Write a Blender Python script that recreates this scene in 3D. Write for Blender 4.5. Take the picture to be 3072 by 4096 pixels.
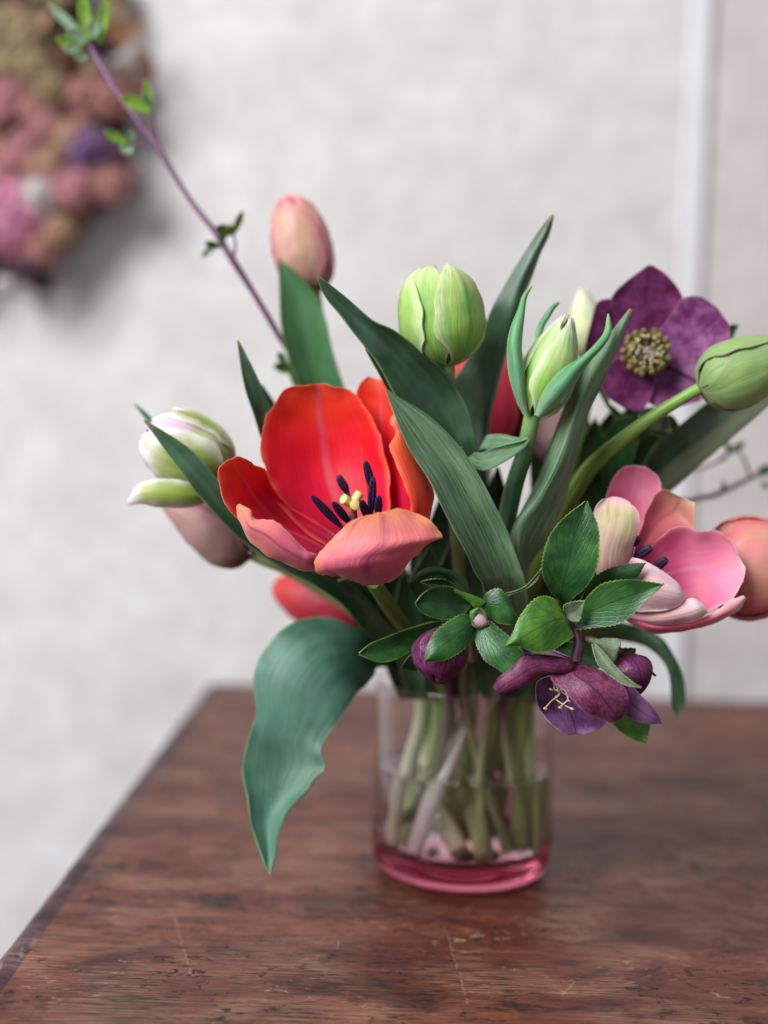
import bpy, math, random
import numpy as np
from mathutils import Matrix, Vector, noise

random.seed(7)
R_ = math.radians
scene = bpy.context.scene
for o in list(bpy.data.objects):
    bpy.data.objects.remove(o)

# ------------------------------------------------------------------ camera
W_N, H_N = 3072.0, 4096.0            # photograph size in pixels
F_N = 5555.0                         # focal length in those pixels
CAM_H = 0.2257
PITCH, ROLL = 3.0, 1.9
cam_data = bpy.data.cameras.new('camera')
cam = bpy.data.objects.new('camera', cam_data)
scene.collection.objects.link(cam)
cam_data.sensor_fit = 'VERTICAL'
cam_data.sensor_height = 36.0
cam_data.lens = 36.0 * F_N / H_N
cam_data.clip_start, cam_data.clip_end = 0.02, 60
CAM_M = Matrix.Translation((0, 0, CAM_H)) @ Matrix.Rotation(R_(90 - PITCH), 4, 'X') @ Matrix.Rotation(R_(ROLL), 4, 'Z')
cam.matrix_world = CAM_M
cam_data.dof.use_dof = True
cam_data.dof.focus_distance = 0.571
cam_data.dof.aperture_fstop = (cam_data.lens / 1000) / 0.0152
scene.camera = cam

# ------------------------------------------------------------------ world and lamps
world = bpy.data.worlds.new('World')
scene.world = world
world.use_nodes = True
bg = world.node_tree.nodes['Background']
bg.inputs['Color'].default_value = (0.90, 0.94, 1.0, 1)
bg.inputs['Strength'].default_value = 0.40

def area(name, loc, target, sx, sy, power, col):
    l = bpy.data.lights.new(name, 'AREA')
    l.shape = 'RECTANGLE'; l.size, l.size_y = sx, sy
    l.energy = power; l.color = col
    o = bpy.data.objects.new(name, l); scene.collection.objects.link(o)
    o.location = loc
    o.rotation_euler = (Vector(target) - Vector(loc)).to_track_quat('-Z', 'Y').to_euler()
    return o
area('window_light', (-1.45, -0.75, 1.55), (0.02, 0.85, 0.15), 1.3, 1.5, 118, (0.95, 0.98, 1.0))

scene.view_settings.view_transform = 'Standard'
scene.view_settings.look = 'None'
scene.view_settings.exposure = 0.0
scene.view_settings.gamma = 1.0
scene.cycles.use_denoising = True
scene.cycles.max_bounces = 20
scene.cycles.transmission_bounces = 16
scene.cycles.transparent_max_bounces = 12
scene.cycles.diffuse_bounces = 5
scene.cycles.caustics_refractive = True
scene.cycles.caustics_reflective = False
scene.cycles.blur_glossy = 0.5
scene.cycles.sample_clamp_indirect = 6.0

# ------------------------------------------------------------------ measuring helpers
FR = {  # crops of the photograph that shapes were measured in: origin x, origin y, scale
    'N': (0, 0, 1.0), 'D': (0, 0, 1.85172), 'c1': (0, 0, .66305), 'c2': (800, 1350, .63291), 'c3': (1500, 900, .60277),
    'c4': (2100, 1000, .58590), 'c5': (1900, 1800, .70645), 'c6': (1350, 2200, .60277), 'c7': (1300, 2600, .66305),
    'c8': (450, 1550, .42194), 'cP': (2300, 1750, .46534), 'cH': (1950, 2400, .45208), 'cM': (1550, 1350, .49710),
    'cL': (900, 2200, .63291), 'cU': (900, 700, .48222), 'cR': (2600, 1600, .28451), 'cG': (1200, 2250, .36166)}

def P(x, y, z, fr='N'):
    """a point z centimetres in front of the lens plane, seen at x, y of that crop -> world metres"""
    ox, oy, s = FR[fr]
    X, Y, Z = ox + x * s, oy + y * s, z / 100.0
    return np.array(CAM_M @ Vector(((X - W_N / 2) / F_N * Z, -(Y - H_N / 2) / F_N * Z, -Z)))

def on_plane(x, y, fr, axis, value):
    o = np.array(CAM_M.translation); d = P(x, y, 100, fr) - o
    return o + d * ((value - o[axis]) / d[axis])

def cr(pts, n, closed=False):
    """Catmull-Rom through pts, n samples"""
    pts = np.asarray(pts, float)
    if len(pts) == 2:
        t = np.linspace(0, 1, n)[:, None]
        return pts[0] * (1 - t) + pts[1] * t
    ext = np.vstack([2 * pts[0] - pts[1], pts, 2 * pts[-1] - pts[-2]])
    m = len(pts) - 1
    out = np.empty((n, pts.shape[1]))
    for i, t in enumerate(np.linspace(0, m, n)):
        k = min(int(t), m - 1); f = t - k
        p0, p1, p2, p3 = ext[k:k + 4]
        out[i] = .5 * ((2 * p1) + (-p0 + p2) * f + (2 * p0 - 5 * p1 + 4 * p2 - p3) * f * f + (-p0 + 3 * p1 - 3 * p2 + p3) * f ** 3)
    return out

def nz(p, s, seed=0.0):
    return noise.noise(Vector((p[0] * s + seed, p[1] * s + seed * 1.7, p[2] * s - seed)))

# ------------------------------------------------------------------ mesh helpers
class MB:
    """collects patches; build() links them as one mesh object"""
    def __init__(self):
        self.v, self.f, self.uv, self.mi, self.sm = [], [], [], [], []
        self.n = 0
    def add(self, verts, faces, uvs, mi=0, smooth=True):
        self.v.append(np.asarray(verts, float)); self.uv.append(np.asarray(uvs, float))
        self.f += [tuple(i + self.n for i in f) for f in faces]
        self.mi += ([mi] * len(faces)) if isinstance(mi, int) else list(mi)
        self.sm += [smooth] * len(faces)
        self.n += len(verts)
        return self
    def grid(self, G, UV, mi=0, flip=False, wrap=False):
        nv, nu = G.shape[:2]
        idx = np.arange(nv * nu).reshape(nv, nu)
        fs = []
        for i in range(nv - 1):
            for j in range(nu if wrap else nu - 1):
                a, b, c, d = idx[i, j], idx[i, (j + 1) % nu], idx[i + 1, (j + 1) % nu], idx[i + 1, j]
                fs.append((a, d, c, b) if flip else (a, b, c, d))
        return self.add(G.reshape(-1, 3), fs, UV.reshape(-1, 2), mi)
    def shell(self, G, th, mats=(0, 1)):
        """a grid (rows along, columns across) as a closed sheet of thickness th; side A is du x dv"""
        nv, nu = G.shape[:2]
        du = np.gradient(G, axis=1); dv = np.gradient(G, axis=0)
        N = np.cross(du, dv); N /= (np.linalg.norm(N, axis=2, keepdims=True) + 1e-12)
        u, v = np.meshgrid(np.linspace(0, 1, nu), np.linspace(0, 1, nv))
        UV = np.dstack([u, v])
        A, B = G + N * th / 2, G - N * th / 2
        self.grid(A, UV, mats[0]); self.grid(B, UV, mats[1], flip=True)
        ring = [(0, j) for j in range(nu)] + [(i, nu - 1) for i in range(1, nv)] + [(nv - 1, j) for j in range(nu - 2, -1, -1)] + [(i, 0) for i in range(nv - 2, 0, -1)]
        k = len(ring)
        vs = [A[r] for r in ring] + [B[r] for r in ring]
        uvs = [UV[r] for r in ring] * 2
        fs = [(i, i + k, (i + 1) % k + k, (i + 1) % k) for i in range(k)]
        return self.add(vs, fs, uvs, mats[0])
    def tube(self, pts, rads, n=10, k=24, mi=0, cap=True, round_tip=False):
        C = cr(pts, k)
        rr = cr(np.asarray(rads, float)[:, None], k)[:, 0]
        T = np.gradient(C, axis=0); T /= np.linalg.norm(T, axis=1, keepdims=True) + 1e-12
        ref = np.array([0, 0, 1.0]) if abs(T[0][2]) < .9 else np.array([1.0, 0, 0])
        X = np.cross(T[0], ref); X /= np.linalg.norm(X)
        G = np.empty((k, n, 3)); UV = np.empty((k, n, 2))
        for i in range(k):
            X = X - T[i] * X.dot(T[i]); X /= np.linalg.norm(X); Y = np.cross(T[i], X)
            for j in range(n):
                a = 2 * math.pi * j / n
                G[i, j] = C[i] + (X * math.cos(a) + Y * math.sin(a)) * rr[i]
                UV[i, j] = (j / n, i / (k - 1))
        base = self.n
        self.grid(G, UV, mi, wrap=True)
        if cap:
            for i, s in ((0, 1), (k - 1, -1)):
                vs = [C[i] - s * T[i] * (rr[i] * .35)] + list(G[i])
                fs = [(0, 1 + (j + 1) % n, 1 + j) if s > 0 else (0, 1 + j, 1 + (j + 1) % n) for j in range(n)]
                self.add(vs, fs, [(0.5, i / (k - 1))] * (n + 1), mi)
        return self
    def lathe(self, prof, centre, n=64, mi=0):
        prof = np.asarray(prof, float)
        k = len(prof)
        G = np.empty((k, n, 3)); UV = np.empty((k, n, 2))
        for j in range(n):
            a = 2 * math.pi * j / n
            G[:, j, 0] = centre[0] + prof[:, 0] * math.cos(a)
            G[:, j, 1] = centre[1] + prof[:, 0] * math.sin(a)
            G[:, j, 2] = centre[2] + prof[:, 1]
            UV[:, j, 0] = j / n; UV[:, j, 1] = np.linspace(0, 1, k)
        return self.grid(G, UV, mi, wrap=True)
    def box(self, lo, hi, mi=0):
        x0, y0, z0 = lo; x1, y1, z1 = hi
        v = [(x0, y0, z0), (x1, y0, z0), (x1, y1, z0), (x0, y1, z0), (x0, y0, z1), (x1, y0, z1), (x1, y1, z1), (x0, y1, z1)]
        f = [(0, 3, 2, 1), (4, 5, 6, 7), (0, 1, 5, 4), (1, 2, 6, 5), (2, 3, 7, 6), (3, 0, 4, 7)]
        return self.add(v, f, [(0, 0)] * 8, mi, smooth=False)
    def build(self, name, mats, parent=None, merge=False):
        me = bpy.data.meshes.new(name)
        V = np.vstack(self.v)
        me.from_pydata(V.tolist(), [], self.f)
        UV = np.vstack(self.uv)
        lay = me.uv_layers.new(name='UVMap')
        li = np.empty(len(me.loops), np.int32); me.loops.foreach_get('vertex_index', li)
        lay.data.foreach_set('uv', UV[li].ravel())
        for m in (mats if isinstance(mats, (list, tuple)) else [mats]):
            me.materials.append(m)
        me.polygons.foreach_set('material_index', self.mi)
        me.polygons.foreach_set('use_smooth', self.sm)
        me.update()
        o = bpy.data.objects.new(name, me)
        scene.collection.objects.link(o)
        if parent is not None:
            o.parent = parent
            o.matrix_parent_inverse = Matrix.Translation(-Vector(parent.location))
        return o

def empty(name, loc, label, cat, group=None):
    o = bpy.data.objects.new(name, None); scene.collection.objects.link(o)
    o.location = loc; o.empty_display_size = .01
    o['label'] = label; o['category'] = cat
    if group: o['group'] = group
    return o

def surf(fr, L, R, M=None, bulge=0.0, z=None, nv=28, nu=11, teeth=0, tooth=.05, ruffle=0.0, rum=0.0, rs=60, seed=0.0, fold=0.0, curl=0.0, jag=0.0):
    """a surface from measured edges. L, R: (x, y[, z cm]) rows base to tip; mid pushed away by bulge cm (list or number)"""
    def full(E, k):
        out = []
        for i, p in enumerate(E):
            if len(p) == 3: out.append(P(*p, fr))
            else:
                t = i / (len(E) - 1)
                zz = z[0] + (z[-1] - z[0]) * t if len(z) == 2 else float(np.interp(t, np.linspace(0, 1, len(z)), z))
                out.append(P(p[0], p[1], zz + k, fr))
        return np.array(out)
    Lw, Rw = full(L, 0), full(R, 0)
    n = len(Lw)
    b = np.asarray(bulge if hasattr(bulge, '__len__') else [bulge * min(1, 1.6 * math.sin(math.pi * (.12 + .8 * i / (n - 1)))) for i in range(n)], float)
    if M is None:
        fwd = np.array(CAM_M.to_3x3() @ Vector((0, 0, -1)))
        Mw = (Lw + Rw) / 2 + fwd[None] * (b[:, None] / 100)
    else:
        Mw = full(M, 0)
    Lc, Mc, Rc = cr(Lw, nv), cr(Mw, nv), cr(Rw, nv)
    us = np.linspace(0, 1, nu)
    G = np.empty((nv, nu, 3))
    for j, u in enumerate(us):
        q = Lc * (2 * (u - .5) * (u - 1)) + Mc * (4 * u * (1 - u)) + Rc * (2 * u * (u - .5))
        lin = Lc * (1 - 2 * u) + Mc * 2 * u if u < .5 else Mc * (2 - 2 * u) + Rc * (2 * u - 1)
        G[:, j] = q * (1 - fold) + lin * fold
    if rum or ruffle or curl:
        du = np.gradient(G, axis=1); dv = np.gradient(G, axis=0)
        N = np.cross(du, dv); N /= (np.linalg.norm(N, axis=2, keepdims=True) + 1e-12)
        for i in range(nv):
            t = i / (nv - 1)
            for j in range(nu):
                e = abs(2 * us[j] - 1)
                d = rum * nz(G[i, j], rs, seed) * min(1, 3 * t + .2)
                d += ruffle * (e ** 2.5) * nz(G[i, j], 130, seed + 5)
                d += curl * (e ** 4)
                G[i, j] += N[i, j] * d / 100
    if jag:
        c = G[nv // 2, nu // 2].copy()
        for i in range(nv):
            for j, jj in ((0, 2), (nu - 1, nu - 3)):
                o_ = G[i, j] - G[i, jj]; ln = np.linalg.norm(o_) + 1e-9
                G[i, j] += o_ / ln * jag / 100 * (nz(G[i, j], 900, seed) + .7 * nz(G[i, j], 350, seed + 2)) * min(1, i / nv * 3)
        for j in range(nu):
            o_ = G[-1, j] - G[-3, j]; ln = np.linalg.norm(o_) + 1e-9
            G[-1, j] += o_ / ln * jag / 100 * (nz(G[-1, j], 900, seed) + .7 * nz(G[-1, j], 350, seed + 2))
    if teeth:
        wid = np.linalg.norm(Rc - Lc, axis=1)
        for i in range(nv):
            t = i / (nv - 1)
            ph = (t * teeth) % 1.0
            a = (ph if ph < .75 else (1 - ph) * 3) * tooth / 100 * min(1, wid[i] / .006)
            out = (G[i, 0] - G[i, nu // 2]); out /= np.linalg.norm(out) + 1e-9
            G[i, 0] += out * a
            out = (G[i, -1] - G[i, nu // 2]); out /= np.linalg.norm(out) + 1e-9
            G[i, -1] += out * a
    return G

def sheet(name, parent, mats, th=.03, **kw):
    more = kw.pop('more', [])
    mb = MB()
    mb.shell(surf(**kw), th / 100, (0, 1 if isinstance(mats, (list, tuple)) and len(mats) > 1 else 0))
    for m in more:
        mb.shell(surf(**m), th / 100, (0, 1 if isinstance(mats, (list, tuple)) and len(mats) > 1 else 0))
    return mb.build(name, mats, parent)

# ------------------------------------------------------------------ materials
def lin(h):
    h = h.lstrip('#'); c = [int(h[i:i + 2], 16) / 255 for i in (0, 2, 4)]
    return tuple((x / 12.92 if x <= .04045 else ((x + .055) / 1.055) ** 2.4) for x in c) + (1,)

class NT:
    def __init__(self, name):
        self.m = bpy.data.materials.new(name); self.m.use_nodes = True
        self.t = self.m.node_tree; self.t.nodes.clear()
        self.out = self.t.nodes.new('ShaderNodeOutputMaterial')
    def n(self, typ, ins=None, **props):
        nd = self.t.nodes.new('ShaderNode' + typ)
        for k, v in props.items(): setattr(nd, k, v)
        for k, v in (ins or {}).items(): self.set(nd, k, v)
        return nd
    def set(self, nd, k, v):
        if isinstance(v, tuple) and len(v) == 2 and hasattr(v[0], 'outputs'): self.t.links.new(v[0].outputs[v[1]], nd.inputs[k])
        elif hasattr(v, 'outputs'): self.t.links.new(v.outputs[0], nd.inputs[k])
        else: nd.inputs[k].default_value = v
    def math(self, op, a, b=None, c=None, clamp=False):
        nd = self.n('Math', operation=op, use_clamp=clamp); self.set(nd, 0, a)
        if b is not None: self.set(nd, 1, b)
        if c is not None: self.set(nd, 2, c)
        return nd
    def mix(self, f, a, b, mode='MIX'):
        nd = self.n('Mix', data_type='RGBA', blend_type=mode, clamp_factor=True)
        self.set(nd, 0, f); self.set(nd, 6, a); self.set(nd, 7, b)
        return (nd, 2)
    def ramp(self, f, stops, interp='EASE'):
        nd = self.n('ValToRGB'); cr_ = nd.color_ramp; cr_.interpolation = interp
        while len(cr_.elements) < len(stops): cr_.elements.new(.5)
        for e, (p, c) in zip(cr_.elements, stops):
            e.position = p; e.color = c if len(c) == 4 else tuple(c) + (1,)
        self.set(nd, 0, f)
        return nd
    def noise(self, vec, scale, detail=3, rough=.55, dist=0.0):
        nd = self.n('TexNoise', {'Scale': scale, 'Detail': detail, 'Roughness': rough, 'Distortion': dist})
        if vec is not None: self.set(nd, 'Vector', vec)
        return nd
    def mapping(self, vec, scale=(1, 1, 1), loc=(0, 0, 0), rot=(0, 0, 0)):
        nd = self.n('Mapping', {'Scale': scale, 'Location': loc, 'Rotation': rot}); self.set(nd, 'Vector', vec)
        return nd
    def end(self, sh):
        self.t.links.new(sh.outputs[0], self.out.inputs['Surface']); return self.m

def g(v): return (v, v, v, 1)

def petal(name, stops, edge=None, edge_w=.12, rib=None, rib_w=.05, rough=.42, streak=.35, transl=.3, spec=.35, bump=.25, seed=0.0, blotch=None, sheen=.15, tcol=None):
    """stops: colour along the petal from base (0) to tip (1)"""
    t = NT(name)
    uv = (t.n('UVMap'), 0)
    geo = t.n('TexCoord')
    sep = t.n('SeparateXYZ', {0: uv})
    wob = t.noise((geo, 3), 90, 2)
    vv = t.math('ADD', (sep, 1), t.math('MULTIPLY', t.math('SUBTRACT', wob, .5), .22))
    col = (t.ramp(vv, [(p, lin(c)) for p, c in stops]), 0)
    du = t.math('ABSOLUTE', t.math('SUBTRACT', (sep, 0), .5))
    if blotch:
        bl = t.noise(t.mapping(uv, (2.2, 1.6, 1), (seed, seed, 0)), 1.6, 2)
        col = t.mix(t.math('MULTIPLY', (t.ramp(bl, [(.45, g(0)), (.66, g(1))]), 0), blotch[1]), col, lin(blotch[0]))
    if rib:
        f = t.math('MULTIPLY', (t.ramp(t.math('ABSOLUTE', t.math('ADD', t.math('SUBTRACT', (sep, 0), .5), t.math('MULTIPLY', t.math('SUBTRACT', wob, .5), .03))), [(0, g(1)), (rib_w, g(0))]), 0), t.math('MULTIPLY', wob, 1.0))
        col = t.mix(f, col, lin(rib))
    if edge:
        # margin: near either side or the tip
        dt = t.math('SUBTRACT', 1.0, (sep, 1))
        de = t.math('MINIMUM', t.math('SUBTRACT', .5, du), t.math('MULTIPLY', dt, .8))
        f = t.ramp(de, [(0, g(1)), (edge_w, g(0))])
        en = t.noise((geo, 3), 210, 3)
        col = t.mix(t.math('MULTIPLY', (f, 0), t.math('MULTIPLY', en, 1.25)), col, lin(edge))
    st = t.noise(t.mapping(uv, (46, 2.2, 1), (seed * 3, seed, 0)), 1.0, 4, .65, .25)
    fine = t.noise(t.mapping(uv, (150, 4, 1), (seed, 0, 0)), 1.0, 2, .6, .2)
    s2 = t.math('ADD', t.math('MULTIPLY', st, .65), t.math('MULTIPLY', fine, .35))
    val = t.math('ADD', 1 - streak * .5, t.math('MULTIPLY', s2, streak))
    vcol = t.n('CombineXYZ', {0: val, 1: val, 2: val})
    col = t.mix(1.0, col, (vcol, 0), 'MULTIPLY')
    cre = t.noise(t.mapping(uv, (8, .9, 1), (seed * 2, seed, 0)), 1.0, 3, .55, .6)
    bp = t.n('Bump', {'Strength': bump * 1.15, 'Distance': .0010, 'Height': t.math('ADD', t.math('MULTIPLY', s2, .6), t.math('MULTIPLY', cre, 1.1))})
    pr = t.n('BsdfPrincipled', {'Base Color': col, 'Roughness': rough, 'Specular IOR Level': spec, 'Normal': bp, 'Sheen Weight': sheen, 'Sheen Roughness': .4})
    tc = t.mix(.5, col, lin(tcol)) if tcol else col
    tr = t.n('BsdfTranslucent', {'Color': tc})
    return t.end(t.n('MixShader', {0: transl, 1: pr, 2: tr}))

def leafmat(name, dark, light, edge, rough=.38, spec=.5, streak=.7, transl=.16, seed=0.0, bump=.25, rib=None, bloom=None, ys=1.6):
    t = NT(name)
    uv = (t.n('UVMap'), 0); geo = t.n('TexCoord'); sep = t.n('SeparateXYZ', {0: uv})
    st = t.noise(t.mapping(uv, (38, ys, 1), (seed, seed, 0)), 1.0, 5, .65, .5)
    pat = t.noise(t.mapping(uv, (3.0, 2.4, 1), (seed, 0, seed)), 1.3, 3, .6)
    f = t.math('ADD', t.math('MULTIPLY', (t.ramp(st, [(.38, g(0)), (.62, g(1))]), 0), streak * .55), t.math('MULTIPLY', (t.ramp(pat, [(.35, g(0)), (.68, g(1))]), 0), .5))
    col = t.mix(f, lin(dark), lin(light))
    if bloom:
        bl = t.noise((geo, 3), 34, 3)
        col = t.mix(t.math('MULTIPLY', (t.ramp(bl, [(.42, g(0)), (.65, g(1))]), 0), bloom[1]), col, lin(bloom[0]))
    du = t.math('ABSOLUTE', t.math('SUBTRACT', (sep, 0), .5))
    if rib:
        col = t.mix(t.math('MULTIPLY', (t.ramp(du, [(0, g(1)), (.035, g(0))]), 0), .5), col, lin(rib))
    col = t.mix(t.math('MULTIPLY', (t.ramp(du, [(.482, g(0)), (.497, g(.8))]), 0), (t.ramp(t.noise((geo, 3), 70, 2), [(.35, g(.1)), (.65, g(1))]), 0)), col, lin(edge))
    col = t.mix((t.ramp((sep, 1), [(.955, g(0)), (.995, g(.7))]), 0), col, lin('#8a7c48'))
    rb = t.noise(t.mapping(uv, (14, .5, 1), (seed, 3, 0)), 1.0, 3, .5, .2)
    bp = t.n('Bump', {'Strength': bump, 'Distance': .0010, 'Height': t.math('ADD', st, rb)})
    ro = t.math('ADD', rough - .08, t.math('MULTIPLY', pat, .2))
    pr = t.n('BsdfPrincipled', {'Base Color': col, 'Roughness': ro, 'Specular IOR Level': spec, 'Normal': bp})
    tr = t.n('BsdfTranslucent', {'Color': t.mix(.5, col, lin(edge))})
    return t.end(t.n('MixShader', {0: transl, 1: pr, 2: tr}))

def heleaf(name, dark, light, vein, edge, nvein=7, slope=1.1, rough=.34, transl=.15, seed=0.0, vein_f=.55, spec=.42, bump=.22, net_f=.35, net_s=(9, 16, 1)):
    """netted leaf or sepal: midrib, slanting side veins, wandering by noise"""
    t = NT(name)
    uv = (t.n('UVMap'), 0); sep = t.n('SeparateXYZ', {0: uv}); geo = t.n('TexCoord')
    w1 = t.noise(t.mapping(uv, (5, 5, 1), (seed, seed, 0)), 1.0, 3)
    wob = t.math('MULTIPLY', t.math('SUBTRACT', w1, .5), .16)
    uu = t.math('SUBTRACT', (sep, 0), .5)
    du = t.math('ABSOLUTE', t.math('ADD', uu, t.math('MULTIPLY', wob, .12)))
    # side veins
    ph = t.math('FRACT', t.math('MULTIPLY', t.math('ADD', t.math('SUBTRACT', (sep, 1), t.math('MULTIPLY', du, slope)), t.math('ADD', wob, t.math('MULTIPLY', t.math('SIGN', uu), .06))), float(nvein)))
    sd = t.math('ABSOLUTE', t.math('SUBTRACT', ph, .5))
    side = (t.ramp(sd, [(0, g(1)), (.15, g(0))]), 0)
    mid = (t.ramp(du, [(0, g(1)), (.034, g(0))]), 0)
    vor = t.n('TexVoronoi', {'Scale': 1.0}, feature='DISTANCE_TO_EDGE'); t.set(vor, 'Vector', t.mapping(t.n('VectorMath', {0: uv, 1: (t.n('VectorMath', {0: (w1, 1), 'Scale': .25}, operation='SCALE'), 0)}, operation='ADD'), net_s, (seed, 0, 0)))
    net = t.math('MULTIPLY', (t.ramp((vor, 0), [(0, g(1)), (.08, g(0))]), 0), net_f)
    vn = t.math('MAXIMUM', t.math('MAXIMUM', mid, t.math('MULTIPLY', side, .75)), net)
    pat = t.noise((geo, 3), 120, 4, .6)
    col = t.mix((t.ramp(pat, [(.36, g(0)), (.64, g(1))]), 0), lin(dark), lin(light))
    col = t.mix(t.math('MULTIPLY', vn, vein_f), col, lin(vein))
    de = t.math('SUBTRACT', .5, t.math('ABSOLUTE', uu))
    col = t.mix(t.math('MULTIPLY', (t.ramp(de, [(.0, g(.95)), (.035, g(0))]), 0), (t.ramp(pat, [(.35, g(.25)), (.6, g(1))]), 0)), col, lin(edge))
    h = t.math('SUBTRACT', t.math('MULTIPLY', pat, .35), vn)
    bp = t.n('Bump', {'Strength': bump, 'Distance': .0006, 'Height': h})
    pr = t.n('BsdfPrincipled', {'Base Color': col, 'Roughness': rough, 'Specular IOR Level': spec, 'Normal': bp})
    tr = t.n('BsdfTranslucent', {'Color': col})
    return t.end(t.n('MixShader', {0: transl, 1: pr, 2: tr}))

def plain(name, a, b=None, scale=60, rough=.5, spec=.4, bump=.2, transl=0.0, stretch=(1, 1, 1), sheen=0.0):
    t = NT(name)
    geo = t.n('TexCoord')
    nn = t.noise(t.mapping((geo, 3), stretch), scale, 4, .6)
    col = t.mix((t.ramp(nn, [(.35, g(0)), (.65, g(1))]), 0), lin(a), lin(b or a))
    bp = t.n('Bump', {'Strength': bump, 'Distance': .0005, 'Height': nn})
    pr = t.n('BsdfPrincipled', {'Base Color': col, 'Roughness': rough, 'Specular IOR Level': spec, 'Normal': bp, 'Sheen Weight': sheen})
    if not transl: return t.end(pr)
    return t.end(t.n('MixShader', {0: transl, 1: pr, 2: t.n('BsdfTranslucent', {'Color': col})}))

def stemmat(name, a, b, top=None, foot=None):
    t = NT(name)
    uv = (t.n('UVMap'), 0); sep = t.n('SeparateXYZ', {0: uv})
    st = t.noise(t.mapping(uv, (9, 3, 1)), 1.0, 4, .6, .3)
    col = t.mix((t.ramp(st, [(.35, g(0)), (.66, g(1))]), 0), lin(a), lin(b))
    if top: col = t.mix((t.ramp((sep, 1), [(.0, g(1)), (.3, g(0))]), 0), col, lin(top))
    if foot: col = t.mix((t.ramp((sep, 1), [(.62, g(0)), (.86, g(.85))]), 0), col, lin(foot))
    bp = t.n('Bump', {'Strength': .2, 'Distance': .0005, 'Height': st})
    pr = t.n('BsdfPrincipled', {'Base Color': col, 'Roughness': .4, 'Specular IOR Level': .4, 'Normal': bp})
    return t.end(t.n('MixShader', {0: .12, 1: pr, 2: t.n('BsdfTranslucent', {'Color': col})}))
# ------------------------------------------------------------------ the setting: wall
WALL_Y = 1.36
def wall_mat(name, cols, scale, seed):
    t = NT(name)
    geo = t.n('TexCoord')
    v = t.mapping((geo, 3), (1, 1, 1), (seed, seed * 2, 0))
    a = t.noise(v, scale, 5, .62, .3); b = t.noise(v, scale * 3.3, 4, .6)
    c = t.noise(v, 260, 3, .6)
    col = (t.ramp(a, [(.30, lin(cols[0])), (.46, lin(cols[1])), (.58, lin(cols[2])), (.74, lin(cols[3]))]), 0)
    col = t.mix(t.math('MULTIPLY', (t.ramp(b, [(.4, g(0)), (.64, g(1))]), 0), .55), col, lin(cols[4]))
    h = t.math('ADD', t.math('MULTIPLY', b, 1.0), t.math('MULTIPLY', c, .35))
    bp = t.n('Bump', {'Strength': .55, 'Distance': .004, 'Height': h})
    return t.end(t.n('BsdfPrincipled', {'Base Color': col, 'Roughness': .85, 'Specular IOR Level': .2, 'Normal': bp}))
M_wall = wall_mat('plaster', ['#beb5b3', '#c8c2c0', '#cfcbc9', '#d6d4d4', '#c3bab8'], 24, 0)
M_wall2 = wall_mat('pinkish_plaster', ['#b6acaa', '#c0b7b4', '#c7bfbc', '#cec8c5', '#bcb3b1'], 14, 4)
M_trim = plain('white_trim_paint', '#cecbcb', '#c8c5c6', 14, .55, .3, .1)

def wall_patch(x0, x1, z0, z1, y):
    mb = MB(); nx, nz_ = 60, 60
    G = np.empty((nz_, nx, 3)); UV = np.empty((nz_, nx, 2))
    for i in range(nz_):
        for j in range(nx):
            x = x0 + (x1 - x0) * j / (nx - 1); z = z0 + (z1 - z0) * i / (nz_ - 1)
            G[i, j] = (x, y + .0015 * nz((x, 3.0, z), 5), z); UV[i, j] = (j / (nx - 1), i / (nz_ - 1))
    return mb.grid(G, UV)
tr_a = on_plane(1515, 0, 'D', 1, WALL_Y); TRIM_X = tr_a[0]
w = wall_patch(-2.2, TRIM_X, -.9, 1.9, WALL_Y).build('wall', M_wall); w['kind'] = 'structure'
w = wall_patch(TRIM_X, 2.2, -.9, 1.9, WALL_Y + .004).build('wall_beyond_trim', M_wall2); w['kind'] = 'structure'
mb = MB()
prof = [(-.011, .003), (-.011, -.001), (-.008, -.0025), (.003, -.003), (.005, -.004), (.009, -.004), (.0115, -.0025), (.0115, .006)]
G = np.array([[(TRIM_X + a, WALL_Y + b, z) for a, b in prof] for z in (-.9, 1.9)])
mb.grid(G, np.zeros((2, len(prof), 2)), flip=True)
o = mb.build('wall_trim', M_trim)
for p in o.data.polygons: p.use_smooth = False
o['label'] = 'narrow white vertical trim strip running up the pale wall at right'; o['category'] = 'trim'

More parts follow.
